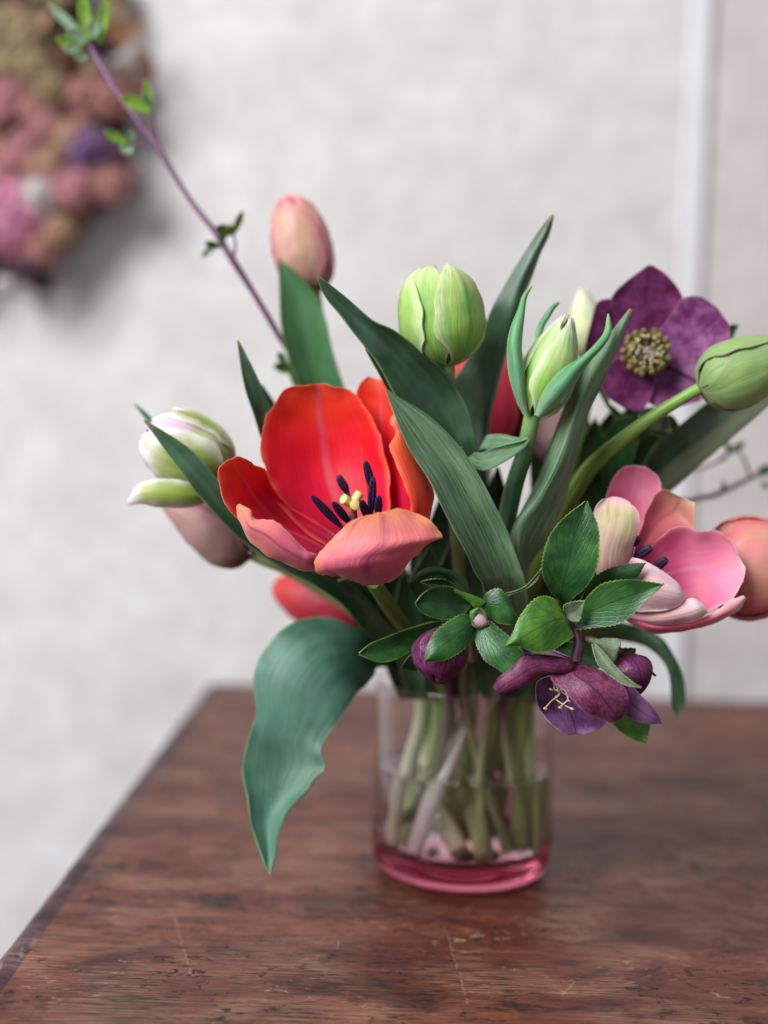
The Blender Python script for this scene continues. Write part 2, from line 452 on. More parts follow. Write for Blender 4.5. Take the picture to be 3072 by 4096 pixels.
# ------------------------------------------------------------------ the table
def wood_mat(name, base, dark, worn, gloss, edge=False):
    t = NT(name)
    geo = t.n('TexCoord'); P3 = (geo, 3)
    def N(scale, loc=(0, 0, 0), detail=4, rough=.6, dist=.4, lo=.4, hi=.6):
        return (t.ramp(t.noise(t.mapping(P3, scale, loc), 1.0, detail, rough, dist), [(lo, g(0)), (hi, g(1))], 'LINEAR'), 0)
    def mul(*a):
        r = a[0]
        for x in a[1:]: r = t.math('MULTIPLY', r, x)
        return r
    g1 = t.noise(t.mapping(P3, (7, 46, 20)), 1.0, 8, .68, .9)
    g2 = t.noise(t.mapping(P3, (42, 520, 60)), 1.0, 5, .65, .4)
    bl2 = t.noise(t.mapping(P3, (1, 1.4, 1), (3, 7, 0)), 24, 6, .68, .6)
    col = (t.ramp(g1, [(.28, lin(base[0])), (.45, lin(base[1])), (.60, lin(base[2])), (.78, lin(base[3]))]), 0)
    col = t.mix(mul(N((8, 11, 8), (1, 2, 0), 6, .65, .6, .40, .66), .6), col, lin(base[0]))
    col = t.mix(mul(N((11, 16, 8), (4, 9, 0), 5, .65, .5, .48, .70), .5), col, lin(base[4]))
    # stained mottles, in clusters
    col = t.mix(mul((t.ramp(bl2, [(.50, g(0)), (.66, g(1))]), 0), N((7, 7, 7), (6, 6, 0), 3, .5, .3, .34, .56), .9), col, lin(dark))
    col = t.mix(mul(N((60, 130, 60), (13, 5, 0), 6, .72, .8, .54, .66), N((12, 12, 9), (2, 22, 0), 3, .5, .3, .38, .56), .85), col, lin(dark))
    # fine silky fibre lines, pale and dark
    f1 = N((30, 760, 60), (5, 0, 0), 3, .6, .3, .40, .68); f2 = N((24, 640, 60), (25, 7, 0), 3, .6, .3, .46, .66)
    col = t.mix(mul(f1, N((16, 20, 10), (8, 2, 0), 4, .6, .4, .46, .62), .42), col, lin(worn))
    col = t.mix(mul(f2, N((14, 18, 10), (18, 12, 0), 4, .6, .4, .46, .62), .45), col, lin(dark))
    # open pores: short black dashes
    dm = mul(N((95, 560, 60), (2, 1, 0), 3, .6, .2, .57, .64), N((20, 24, 10), (11, 3, 0), 3, .5, .4, .40, .54))
    col = t.mix(mul(dm, .85), col, lin('#1c0f0d'))
    # dents, ink-dark specks and pale chips
    pm = mul(N((85, 150, 60), (9, 4, 0), 5, .72, 1.0, .585, .63), N((13, 13, 10), (31, 3, 0), 3, .5, .4, .42, .54))
    col = t.mix(mul(pm, .9), col, lin('#1a1212'))
    cm = mul(N((120, 240, 60), (19, 44, 0), 4, .7, 1.0, .60, .66), N((15, 15, 10), (41, 13, 0), 3, .5, .4, .50, .62))
    col = t.mix(mul(cm, .55), col, lin(worn))
    # thin straight scratches running away from the lens
    sc = mul(N((520, 9, 60), (3, 3, 0), 2, .5, .1, .70, .74), N((22, 22, 10), (51, 23, 0), 3, .5, .4, .54, .60))
    col = t.mix(mul(sc, .6), col, lin(worn))
    for (xa, ya, xb, yb, wd) in (() if edge else ((372, 1965, 415, 2112, .00035), (962, 2005, 1012, 2170, .00045), (1240, 2120, 1215, 2150, .0005), (690, 2065, 640, 2078, .0006))):
        A, B = on_plane(xa, ya, 'D', 2, 0.0), on_plane(xb, yb, 'D', 2, 0.0)
        d = B - A; ln = float(np.linalg.norm(d)); d /= ln; nn = (float(-d[1]), float(d[0]), 0.0)
        rel = t.n('VectorMath', {0: P3, 1: tuple(float(q) for q in A)}, operation='SUBTRACT')
        s_ = t.n('VectorMath', {0: rel, 1: tuple(float(q) for q in d)}, operation='DOT_PRODUCT'); e_ = t.n('VectorMath', {0: rel, 1: nn}, operation='DOT_PRODUCT')
        jit = t.math('MULTIPLY', t.math('SUBTRACT', t.noise(P3, 160, 3), .5), .004)
        on = t.math('LESS_THAN', t.math('ABSOLUTE', t.math('ADD', (e_, 1), jit)), wd)
        on = mul(on, t.math('GREATER_THAN', (s_, 1), 0.0), t.math('LESS_THAN', (s_, 1), ln), N((300, 300, 60), (1, 2, 0), 3, .6, .2, .40, .55))
        col = t.mix(mul(on, .2), col, lin('#cdb2a4'))
    if edge:
        col = t.mix(mul(N((260, 40, 90), (1, 1, 0), 5, .7, .6, .52, .66), N((9, 22, 9), (7, 1, 0), 3, .5, .4, .50, .64), .5), col, lin('#a8909a'))
    h = t.math('SUBTRACT', t.math('ADD', t.math('MULTIPLY', g2, .6), t.math('MULTIPLY', g1, .5)), t.math('ADD', t.math('MULTIPLY', pm, .9), t.math('MULTIPLY', dm, .6)))
    bp = t.n('Bump', {'Strength': .55, 'Distance': .0012, 'Height': h})
    ro = t.math('ADD', gloss, t.math('MULTIPLY', bl2, .34))
    ro = t.math('ADD', ro, t.math('MULTIPLY', pm, .3))
    return t.end(t.n('BsdfPrincipled', {'Base Color': col, 'Roughness': ro, 'Specular IOR Level': .28, 'Normal': bp}))
M_wood = wood_mat('worn_mahogany', ['#3f1b16', '#5a2a20', '#73402e', '#8f5c44', '#7c3e2d'], '#22110f', '#bc967a', .30)
M_wood_edge = wood_mat('dark_varnished_edge', ['#2e161b', '#3c1d23', '#4a262b', '#5a3236', '#421f28'], '#1f0e13', '#a88a88', .28, edge=True)

c_back = on_plane(446, 1474, 'D', 2, 0.0)
c_front = on_plane(0, 2046, 'D', 2, 0.0)
c_right = on_plane(1659, 1509, 'D', 2, 0.0)
ux = c_right - c_back; ux[2] = 0; ux /= np.linalg.norm(ux)
uy = c_front - c_back; uy[2] = 0; uy /= np.linalg.norm(uy)
ux -= uy * ux.dot(uy); ux /= np.linalg.norm(ux)
TW, TD, TT = .92, 1.02, .022
table = empty('wooden_table', (c_back[0], c_back[1], -.74), 'worn reddish brown wooden table carrying the vase of flowers', 'table')
def T(a, b, z): return c_back + ux * a + uy * b + np.array([0, 0, z])
E = .014
mb = MB()
nx, ny = 40, 40
G = np.empty((ny, nx, 3)); UV = np.empty((ny, nx, 2))
for i in range(ny):
    for j in range(nx):
        p = T(E + (TW - 2 * E) * j / (nx - 1), E + (TD - 2 * E) * i / (ny - 1), 0)
        p[2] += .0004 * nz(p, 14)
        G[i, j] = p; UV[i, j] = (j / (nx - 1), i / (ny - 1))
mb.grid(G, UV, flip=True)
G2 = G.copy(); G2[:, :, 2] = -TT
mb.grid(G2, UV)
mb.build('top_board', M_wood, table)
# rounded moulding round the four sides
pr_ = [(E, -.0002), (E * .75, .0006), (E * .45, .0004), (E * .2, -.0022), (.0003, -.007), (0, -.012), (.0015, -.017), (.005, -.0215), (.009, -.0222), (E, -.0222)]
for a0, b0, da, db, ln in ((0, 0, 0, 1, TD), (0, 0, 1, 0, TW), (TW, 0, 0, 1, TD), (0, TD, 1, 0, TW)):
    mb = MB(); k = 120
    G = np.empty((k, len(pr_), 3))
    ins = (1, 0) if (a0 == 0 and da == 0) else (-1, 0) if da == 0 else (0, 1) if b0 == 0 else (0, -1)
    for i in range(k):
        s = ln * i / (k - 1)
        for j, (q, z) in enumerate(pr_):
            s2 = min(max(s, q), ln - q)
            p = T(a0 + da * s2 + ins[0] * q, b0 + db * s2 + ins[1] * q, z)
            wear = .0007 * nz(p, 60, 3) + .0005 * nz(p, 220, 1)
            p = p + np.array([0, 0, wear if z > -.006 and q < E * .9 else 0])
            G[i, j] = p
    mb.grid(G, np.zeros((k, len(pr_), 2)))
    mb.build('edge_moulding', M_wood_edge, table)
def beam(name, a0, a1, b0, b1, z0, z1):
    mb = MB()
    c = [T(a, b, z) for z in (z0, z1) for a, b in ((a0, b0), (a1, b0), (a1, b1), (a0, b1))]
    mb.add(c, [(0, 1, 2, 3), (7, 6, 5, 4), (0, 4, 5, 1), (1, 5, 6, 2), (2, 6, 7, 3), (3, 7, 4, 0)], [(0, 0)] * 8, 0, False)
    return mb.build(name, M_wood_edge, table)
beam('apron', .04, TW - .04, .035, .055, -.11, -.0225); beam('apron', .04, TW - .04, TD - .055, TD - .035, -.11, -.0225)
beam('apron', .02, .04, .055, TD - .055, -.11, -.0225); beam('apron', TW - .04, TW - .02, .055, TD - .055, -.11, -.0225)
for a, b in ((.02, .018), (TW - .06, .018), (.02, TD - .058), (TW - .06, TD - .058)):
    beam('leg', a + .0005, a + .0395, b - .0005, b + .0405, -.74, -.1105)

# ------------------------------------------------------------------ vase and water
VC = on_plane(994, 1880, 'D', 2, 0.0)
def V(dx, dy, z): return VC + np.array([dx, dy, z]) / 100
def glass_mat(name, col, ior, rough=0.0):
    t = NT(name)
    return t.end(t.n('BsdfGlass', {'Color': col, 'IOR': ior, 'Roughness': rough}))
def vase_glass():
    """rose tinted glass: thin clear wall above, solid tinted foot below"""
    t = NT('rose_tinted_glass')
    sep = t.n('SeparateXYZ', {0: (t.n('TexCoord'), 3)})
    col = (t.ramp(t.math('DIVIDE', (sep, 2), .10), [(.02, (.88, .42, .52, 1)), (.13, (.93, .60, .68, 1)), (.24, (.98, .90, .92, 1)), (.55, (.992, .968, .974, 1))]), 0)
    fc = t.n('LayerWeight', {'Blend': .5})
    fr = t.math('ADD', .045, t.math('MULTIPLY', t.math('POWER', (fc, 1), 4.0), .8))
    thin = t.n('MixShader', {0: fr, 1: t.n('BsdfTransparent', {'Color': col}), 2: t.n('BsdfGlossy', {'Roughness': .01})})
    solid = t.n('BsdfGlass', {'Color': col, 'IOR': 1.45})
    f = (t.ramp((sep, 2), [(.0165, g(0)), (.0200, g(1))]), 0)
    return t.end(t.n('MixShader', {0: f, 1: solid, 2: thin}))
M_glass = vase_glass()
M_water = glass_mat('clear_water', (.995, .985, .985, 1), 1.33)
outer = [(3.6, .02), (4.0, .10), (4.36, .40), (4.60, .85), (4.70, 1.5), (4.76, 2.4), (4.74, 4.0), (4.68, 6.0), (4.66, 8.0), (4.74, 9.4), (4.86, 10.0)]
rim = [(4.84, 10.12), (4.76, 10.16), (4.68, 10.10)]
inner = [(4.58, 9.4), (4.48, 8.0), (4.48, 6.0), (4.52, 4.0), (4.54, 2.7), (4.46, 1.9), (4.2, 1.5), (3.6, 1.33), (2.0, 1.27), (0.001, 1.25)]
def sm_prof(pr, n): return cr(np.array(pr) / 100, n)
pr = np.vstack([np.array([(0.001, .14), (2.0, .10), (3.2, .03)]) / 100, sm_prof(outer, 40), sm_prof(rim, 6), sm_prof(inner, 40)])
mb = MB(); mb.lathe(pr, VC, 96)
o = mb.build('glass_vase', M_glass); o['label'] = 'clear glass vase with rose pink base standing on the wooden table'; o['category'] = 'vase'
WL = 5.5
mb = MB()
wi = [(0.001, 1.28), (2.0, 1.30), (3.6, 1.36), (4.21, 1.53), (4.47, 1.93), (4.55, 2.72), (4.53, 4.0), (4.50, 5.4)]
pr = np.vstack([sm_prof(wi, 30), np.array([(4.49, WL + .10), (4.42, WL + .04), (4.25, WL), (2, WL), (.001, WL)]) / 100])
mb.lathe(pr, VC, 96)
o = mb.build('water', M_water); o['label'] = 'clear water filling the lower half of the glass vase'; o['category'] = 'water'
# ------------------------------------------------------------------ plant materials
RED_IN = petal('red_petal_inside', [(0, '#d0a040'), (.10, '#b41850'), (.26, '#e21a48'), (.5, '#f01c34'), (.75, '#f2402c'), (1, '#f46a4a')], edge='#f48c6c', edge_w=.06, rib='#f07088', rib_w=.06, rough=.42, streak=.6, transl=.5, seed=1)
RED_OUT = petal('red_petal_outside', [(0, '#b0446a'), (.35, '#d46480'), (.65, '#e88080'), (.85, '#ee8c72'), (1, '#f09a72')], edge='#f29a6c', edge_w=.12, rib='#8c2c58', rib_w=.09, rough=.5, streak=.8, transl=.25, seed=2, bump=.5)
RED_ORANGE = petal('orange_red_petal', [(0, '#b81838'), (.4, '#e64828'), (.75, '#f06a3c'), (1, '#f0886a')], edge='#f08858', edge_w=.2, rough=.48, streak=.5, transl=.28, seed=3, bump=.5)
PINK_IN = petal('pink_petal_inside', [(0, '#cc3468'), (.25, '#e2588a'), (.6, '#ea82a8'), (.9, '#ec94ac'), (1, '#eeb4bc')], edge='#f2c4cc', edge_w=.05, rib='#e2a0b4', rib_w=.05, streak=.3, transl=.3, seed=4, blotch=('#ee9496', .4))
PINK_BROWN = petal('dusky_pink_petal', [(0, '#c44866'), (.4, '#ca6870'), (.75, '#c48670'), (1, '#d4a688')], edge='#dcb49c', edge_w=.05, rib='#8c4a4a', rib_w=.07, streak=.45, transl=.3, seed=5)
PINK_OUT = petal('pale_pink_petal_outside', [(0, '#d07a8c'), (.2, '#e4a4b2'), (.5, '#eabcc8'), (1, '#f0d4dc')], edge='#f2dce4', edge_w=.16, streak=.85, transl=.22, seed=6, blotch=('#ccc494', .5), bump=.5)
PINK_CREAM = petal('cream_green_petal_outside', [(0, '#dfa4aa'), (.35, '#dcb4a8'), (.6, '#c8b890'), (.82, '#dcbcac'), (1, '#e8b4c0')], edge='#e8b4c4', edge_w=.2, streak=.6, transl=.2, seed=7, blotch=('#a8a866', .75), bump=.35)
PINK_RIM = petal('salmon_pink_petal', [(0, '#d8587a'), (.5, '#e67e90'), (1, '#ecb0b8')], edge='#f2ccd4', edge_w=.2, streak=.4, transl=.25, seed=8)
SALMON = petal('salmon_bud_petal', [(0, '#9c5c50'), (.25, '#d88480'), (.6, '#e89a96'), (1, '#ecaca0')], edge='#e25060', edge_w=.12, rib='#c89078', rib_w=.12, streak=.45, transl=.22, seed=9, blotch=('#d69c84', .5))
PINKBUD = petal('pink_bud_petal', [(0, '#8c6a58'), (.15, '#b28878'), (.5, '#c49a80'), (.85, '#d2a086'), (1, '#e08a80')], edge='#e27c94', edge_w=.22, streak=.35, transl=.22, seed=10, blotch=('#d8a4a4', .5))
DUSKBUD = petal('dusky_bud_petal', [(0, '#6a4a40'), (.25, '#96706a'), (.6, '#b08680'), (1, '#cf8a8c')], edge='#cc7890', edge_w=.16, streak=.4, transl=.2, seed=11)
GREEN_PET = petal('green_bud_petal', [(0, '#7ca048'), (.3, '#8cb450'), (.65, '#a8c468'), (1, '#c2d48c')], edge='#d8deb0', edge_w=.22, streak=1.2, transl=.22, seed=12, blotch=('#6cae50', .55), bump=.5, rib='#62a048', rib_w=.1)
LIME_PET = petal('lime_bud_petal', [(0, '#7eae3e'), (.3, '#8fbc4c'), (.65, '#bcd48c'), (1, '#d8dcb4')], edge='#ecead4', edge_w=.2, streak=.7, transl=.25, seed=13, bump=.4, rib='#7cb048', rib_w=.12)
GREEN_BUD2 = petal('sage_bud_petal', [(0, '#809c5c'), (.35, '#90ac68'), (.8, '#9cb474'), (1, '#a8b080')], edge='#a08c84', edge_w=.05, streak=.7, transl=.18, seed=14, blotch=('#88a85c', .5))
GREEN_OUT = petal('green_curled_petal', [(0, '#8cac88'), (.3, '#588e60'), (.7, '#549056'), (1, '#74a464')], edge='#a4c498', edge_w=.06, streak=.8, transl=.15, seed=15, blotch=('#74a87c', .7))
WHITE_PET = petal('white_green_petal', [(0, '#7c9034'), (.35, '#96a850'), (.7, '#b4b878'), (.88, '#dcd6c8'), (1, '#ecdce4')], edge='#eee8e8', edge_w=.3, streak=.9, rib='#86a040', rib_w=.28, transl=.22, seed=16, blotch=('#8a9c3e', .6))
LILAC_PET = petal('lilac_white_petal', [(0, '#90a04c'), (.4, '#b8bc88'), (.7, '#d8b8cc'), (1, '#e8cce2')], edge='#e8cce8', edge_w=.2, streak=.7, transl=.22, seed=17, blotch=('#e0b4d4', .5))
CREAM_PET = petal('cream_petal', [(0, '#98a468'), (.4, '#ccd0a0'), (1, '#e6e6cc')], streak=.3, transl=.25, seed=18)
PALEPINK = petal('pale_pink_bud_petal', [(0, '#987878'), (.5, '#c49a98'), (1, '#d0a8a8')], edge='#c06078', edge_w=.1, streak=.35, seed=19)
REDBUD = petal('red_bud_petal', [(0, '#8a2038'), (.4, '#b82840'), (.8, '#cc3a3c'), (1, '#d04a44')], edge='#cc4858', edge_w=.1, streak=.4, transl=.25, seed=20)

LEAF = leafmat('tulip_leaf', '#264c2c', '#527a54', '#7ca070', seed=1, bloom=('#64886e', .45))
LEAF_LIGHT = leafmat('tulip_leaf_streaked', '#2e5430', '#7e9c78', '#86a878', seed=2, streak=1.2, bloom=('#688862', .3), bump=.4, rough=.42, ys=5.0)
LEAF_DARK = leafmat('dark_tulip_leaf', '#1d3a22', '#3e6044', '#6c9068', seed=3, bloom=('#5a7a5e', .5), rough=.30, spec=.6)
LEAF_TEAL = leafmat('blue_green_tulip_leaf', '#335e48', '#547e68', '#7ca86c', seed=4, bloom=('#6c9886', .35), streak=.45, rough=.42, spec=.45, bump=.3)
LEAF_MID = leafmat('mid_green_tulip_leaf', '#38602c', '#4e7c52', '#6c8c48', seed=5, bloom=('#558868', .5))
LEAF_OLIVE = leafmat('olive_leaf_underside', '#43482f', '#5a604a', '#7c7860', seed=6, streak=.6, rough=.5, spec=.3)
HEL = heleaf('hellebore_leaf', '#1f4a20', '#35682c', '#16341a', '#7c9c48', seed=1)
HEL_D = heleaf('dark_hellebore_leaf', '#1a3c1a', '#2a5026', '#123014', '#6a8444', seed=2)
HEL_L = heleaf('young_hellebore_leaf', '#36681e', '#58862c', '#26501c', '#94ac50', seed=3)
HEL_U = heleaf('hellebore_leaf_underside', '#3c5220', '#5a6a34', '#6c7c48', '#7c8c50', seed=4, spec=.3, rough=.5)
BRACT = heleaf('grey_green_bract', '#5a6a4c', '#7c8a6c', '#3c2c3c', '#8ca070', seed=5, rough=.5, spec=.3, vein_f=.8)
SEP_OUT = heleaf('dark_plum_sepal_outside', '#5c2042', '#844060', '#22061a', '#94507c', nvein=9, slope=2.0, seed=6, rough=.45, vein_f=.85, spec=.3, transl=.12, net_f=.7, net_s=(7, 11, 1))
SEP_IN = heleaf('violet_sepal_inside', '#683868', '#986898', '#4a1c4c', '#a880a8', nvein=8, slope=2.4, seed=7, rough=.5, vein_f=.6, spec=.25, transl=.15, bump=.5, net_f=.25, net_s=(26, 5, 1))
SEP_TOP = heleaf('plum_sepal_face', '#581a46', '#823a6c', '#3e0c34', '#8c4c7c', nvein=7, slope=2.6, seed=8, rough=.5, vein_f=.4, spec=.25, transl=.15, bump=.3)
SEP_PINK = heleaf('magenta_plum_sepal_face', '#6c2860', '#9c5c90', '#4c1442', '#a87098', nvein=7, slope=2.4, seed=9, rough=.5, vein_f=.4, spec=.25, transl=.15, bump=.3)
HBUD = heleaf('plum_bud_sepal', '#561c44', '#7c3a66', '#340a2c', '#8c4c78', nvein=7, slope=1.6, seed=10, rough=.4, vein_f=.8, spec=.35, net_f=.7, net_s=(7, 8, 1))
STEM = stemmat('tulip_stem', '#5c8234', '#7ca048', None, '#b4c484')
STEM_GREY = stemmat('bloomy_tulip_stem', '#38603c', '#5c8058', '#7a9c5c', '#9cb474')
STEM_PALE = stemmat('pale_tulip_stem', '#a8c078', '#c6d49c', None, '#dfe2c4')
STEM_WHITE = stemmat('bleached_stem', '#8ca46c', '#a8b888', '#6c8c48', '#fbf5f0')
STEM_OLIVE = stemmat('olive_tulip_stem', '#5c7a2c', '#86a04a', '#7ca84c', '#b0c07c')
STEM_HEL = stemmat('hellebore_stem', '#5c4a40', '#6c6a44', '#4a3038', '#98ac74')
STEM_PLUM = stemmat('plum_stem', '#3e1c30', '#5c2c48', None, '#8ca068')
STALK = stemmat('plum_flower_stalk', '#3e1c30', '#5e3048', None)
TWIGM = stemmat('purple_twig_bark', '#4c2440', '#743c66', '#7c4c7c')
TWLEAF = leafmat('young_twig_leaf', '#6c9428', '#98bc44', '#a8c458', seed=8, rough=.45, transl=.25)
TWLEAF_P = leafmat('pale_twig_leaf', '#7c9c7c', '#a8c0a0', '#b4c8a8', seed=9, rough=.5, transl=.25)
TWLEAF_D = leafmat('dark_twig_leaf', '#3c5020', '#56702c', '#64803c', seed=10, rough=.45)
ANTHER = plain('purple_black_anther', '#150a20', '#33204a', 900, .55, .35, .6)
YELLOW = plain('pale_yellow_stigma', '#e0c470', '#ecd890', 300, .5, .3, .3, transl=.15)
FILAM = plain('dark_plum_filament', '#3a1034', '#54204a', 200, .5)
STYLE = plain('pinkish_ovary', '#b07a70', '#a04c70', 200, .5)
CREAMF = plain('cream_filament', '#cfc6a4', '#b49c6c', 300, .5, transl=.1)
NECT = plain('olive_yellow_nectary', '#5c5024', '#8c8048', 260, .45, .4, .4)

TG = 'tulips in the vase'
def stem(parent, mat, px, vase_pts, r, n=12, k=44):
    pts = [P(*q[:3], q[3]) for q in px] + [V(q[0], q[1], max(q[2], 1.75)) for q in vase_pts]
    if r[-1] > .3: r = list(r[:-2]) + [.42, .44]
    mb = MB(); mb.tube(pts, [x / 100 for x in r], n, k)
    return mb.build('stem', mat, parent)

def tulip(label, name='tulip'):
    return empty(name, tuple(VC + np.array([0, 0, .013])), label, 'tulip', TG)

def bud(parent, base, tip, rad, mats, n=6, half=46, phi0=0, pw=.62, off=.06, th=.05, fat=.45, lean=None, jag=.0, pt=None, hm=.44, open_=0.0, seed=0, tipw=.05, name='petal', names=None):
    """closed tulip flower: n overlapping curved petals on an egg-shaped form. base, tip world points; rad cm"""
    base, tip = np.asarray(base), np.asarray(tip)
    ax = tip - base; H = np.linalg.norm(ax); ax /= H
    side = np.cross(ax, [0, 1, 0]); side /= np.linalg.norm(side)   # side: image right-ish, front faces the lens
    front = np.cross(side, ax)
    if front[1] > 0: front = -front
    rnd = random.Random(seed)
    for k in range(n):
        outerp = k % 2 == 0
        ph = R_(phi0 + 360 * k / n + rnd.uniform(-6, 6))
        sc = 1 + (off if outerp else 0) + rnd.uniform(-.015, .015)
        top = 1 - jag * rnd.random() - (0 if not outerp else .02)
        nv, nu = 26, 13
        G = np.empty((nv, nu, 3))
        for i in range(nv):
            v = i / (nv - 1)
            h = v * top
            # radius profile of an egg: quick swell, slow close
            r = (math.sin(math.pi * min(1, h) ** pw) ** .72) if h < 1 else 0
            if pt:
                x_ = (h - hm) / (hm if h < hm else 1 - hm)
                r = math.sqrt(max(0, 1 - abs(x_) ** (2.1 if h < hm else pt)))
            r = max(r, .10 * (1 - h)) * sc + open_ * max(0, v - .45) ** 2
            hw = R_(half) * (1 + .05 * math.sin(7 * v + k * 2.1) + .02 * math.sin(23 * v + k)) * (min(1, .35 + 2.6 * v) if v < .25 else 1) * (1 - max(0, (v - .55) / .45) ** 2.6 * (1 - tipw))
            for j in range(nu):
                u = 2 * j / (nu - 1) - 1
                a = ph + u * hw
                rr = r * (1 + .05 * (u * u) * (-1 if not outerp else .6)) + .006 * math.sin(9 * a + k)
                d = side * math.sin(a) + front * math.cos(a)
                hh = h - .04 * (u * u) * v
                G[i, j] = base + ax * (hh * H) + d * (rr * rad / 100)
                G[i, j] += d * (.05 / 100 * nz(G[i, j], 150, k + seed) + .030 / 100 * math.sin(u * 16 + 2 * nz(G[i, j], 200, k)))
        m = mats[k % len(mats)]
        mb = MB()
        # rows base to tip, columns run by angle: side A is the outside
        mb.shell(G, th / 100, (0, 0))
        mb.build(name, [m], parent)
# ------------------------------------------------------------------ the open red tulip
t = tulip('large wide open red tulip with dark stamens at the front of the bouquet')
sheet('petal', t, [RED_IN, RED_OUT], fr='c2', nv=40, nu=21, bulge=[.2, .9, 1.5, 1.6, 1.3, .9, .5, .2], ruffle=.18, rum=.10, jag=.05,
      L=[(1040, 1480, 59.3), (800, 1330, 59.8), (520, 1080, 60.2), (405, 830, 60.5), (398, 620, 60.8), (440, 470, 61), (530, 335, 61.2), (690, 295, 61.3)],
      R=[(1160, 1480, 59.3), (1180, 1250, 60), (1200, 1000, 60.5), (1180, 780, 60.9), (1130, 580, 61.1), (1050, 440, 61.2), (960, 352, 61.2), (800, 285, 61.3)])
sheet('petal', t, [RED_IN, RED_OUT], fr='c2', nv=36, nu=19, bulge=[.1, .5, .8, .8, .6, .3, .1], ruffle=.15, rum=.08, seed=3,
      L=[(1080, 1480, 59.5), (1080, 1200, 60.9), (1040, 900, 61.6), (1000, 600, 62.0), (985, 400, 62.1), (1005, 300, 62.1), (1060, 245, 62.1)],
      R=[(1200, 1480, 59.5), (1340, 1250, 60.0), (1350, 1000, 60.1), (1340, 760, 60.4), (1310, 500, 60.9), (1270, 360, 61.4), (1170, 275, 61.9)])
sheet('petal', t, [RED_ORANGE, RED_IN], fr='c2', nv=40, nu=17, bulge=[-.1, -.3, -.5, -.55, -.55, -.5, -.35, -.3, -.2], ruffle=.12, rum=.05, seed=4, jag=.05,
      L=[(1150, 1480, 59.2), (1290, 1250, 58), (1330, 1090, 57.4), (1300, 960, 57.2), (1222, 760, 57.4), (1197, 680, 57.7), (1235, 592, 58.2), (1203, 540, 58.3), (1225, 487, 58.5)],
      R=[(1240, 1450, 59.5), (1390, 1280, 59.2), (1442, 1130, 59), (1472, 1000, 58.9), (1445, 840, 58.9), (1385, 700, 58.9), (1310, 605, 58.8), (1295, 560, 58.7), (1275, 500, 58.7)])
sheet('petal', t, [RED_IN, RED_OUT], fr='c2', nv=40, nu=21, bulge=[.1, .6, 1.2, 1.3, 1.1, .8, .4, .15], ruffle=.14, rum=.08, seed=6, jag=.05,
      L=[(1000, 1500, 59.5), (700, 1410, 58.4), (400, 1290, 57.3), (232, 1135, 56.8), (160, 1040, 56.7), (122, 920, 56.9), (112, 832, 57.2), (160, 782, 57.3)],
      R=[(1050, 1420, 59.8), (860, 1250, 60.3), (580, 1080, 60.2), (450, 930, 59.9), (412, 835, 59.2), (350, 800, 58.5), (300, 765, 57.9), (235, 750, 57.5)])
sheet('petal', t, [RED_OUT, RED_IN], fr='c2', nv=44, nu=19, bulge=[-.2, -.5, -.55, -.5, -.45, -.4, -.3, -.15], ruffle=.16, rum=.06, seed=7, jag=.06, curl=-.05,
      L=[(1040, 1560, 59.3), (740, 1484, 57.4), (640, 1472, 57.0), (500, 1420, 56.7), (380, 1340, 56.5), (290, 1250, 56.5), (240, 1150, 56.5), (222, 1075, 56.5)],
      R=[(1040, 1450, 58.6), (748, 1372, 56.1), (650, 1310, 55.9), (560, 1230, 55.8), (470, 1152, 55.8), (352, 1140, 55.9), (325, 1085, 56.0), (262, 1048, 56.3)])
sheet('petal', t, [RED_OUT, RED_IN], fr='c2', nv=48, nu=23, bulge=[-.3, -.9, -1.1, -1.0, -.85, -.6, -.3, -.1], ruffle=.18, rum=.08, seed=8, jag=.06,
      L=[(1030, 1562, 59), (900, 1502, 57.4), (765, 1488, 56.3), (733, 1440, 55.9), (760, 1355, 55.7), (830, 1280, 55.5), (940, 1170, 55.2), (1030, 1130, 55.1)],
      R=[(1150, 1562, 59), (1240, 1525, 57.4), (1345, 1400, 56.5), (1410, 1322, 56.1), (1538, 1272, 55.8), (1500, 1205, 55.8), (1375, 1110, 55.7), (1245, 1080, 55.4)])
for (x0, y0), (x1, y1), za, zb in (((705, 1000), (890, 1195), 57.4, 58.3), ((840, 1040), (945, 1175), 57.6, 58.4), ((872, 872), (935, 985), 58.6, 58.9), ((1045, 780), (1090, 960), 57.8, 58.4), ((1095, 880), (1080, 1110), 57.2, 58.0), ((1020, 1030), (1060, 1140), 57.0, 57.8), ((1130, 1000), (1125, 1120), 57.4, 58.0)):
    a, b = P(x0, y0, za, 'c2'), P(x1, y1, zb, 'c2')
    f = P(1010, 1420, 59.0, 'c2')
    st = MB().tube([b, b * .5 + f * .5, f], [.0009, .0010, .0012], 8, 8).build('stamen', FILAM, t)
    mb = MB(); d = (b - a); sd = np.cross(d, [0, 1, 0]); sd = sd / (np.linalg.norm(sd) + 1e-9) * .0005
    for s in (1, -1):
        mb.tube([a + sd * s * .3, a + d * .15 + sd * s, a + d * .6 + sd * s * 1.3, b + sd * s * .5], [.0003, .0009, .0012, .0006], 10, 16)
    mb.build('anther', ANTHER, st)
mb = MB(); mb.tube([P(965, 1090, 58.2, 'c2'), P(975, 1200, 58.7, 'c2'), P(1010, 1400, 59.1, 'c2')], [.0018, .0021, .0026], 12, 12)
pis = mb.build('pistil', STYLE, t)
mb = MB()
for x, y, z in ((905, 1020, 57.6), (1010, 985, 58.1), (985, 1060, 57.3)):
    mb.tube([P(965, 1085, 58.1, 'c2'), P((965 + x) / 2, (1070 + y) / 2 - 8, (58 + z) / 2, 'c2'), P(x, y, z, 'c2')], [.0016, .0020, .0021], 10, 10)
mb.build('stigma', YELLOW, pis)
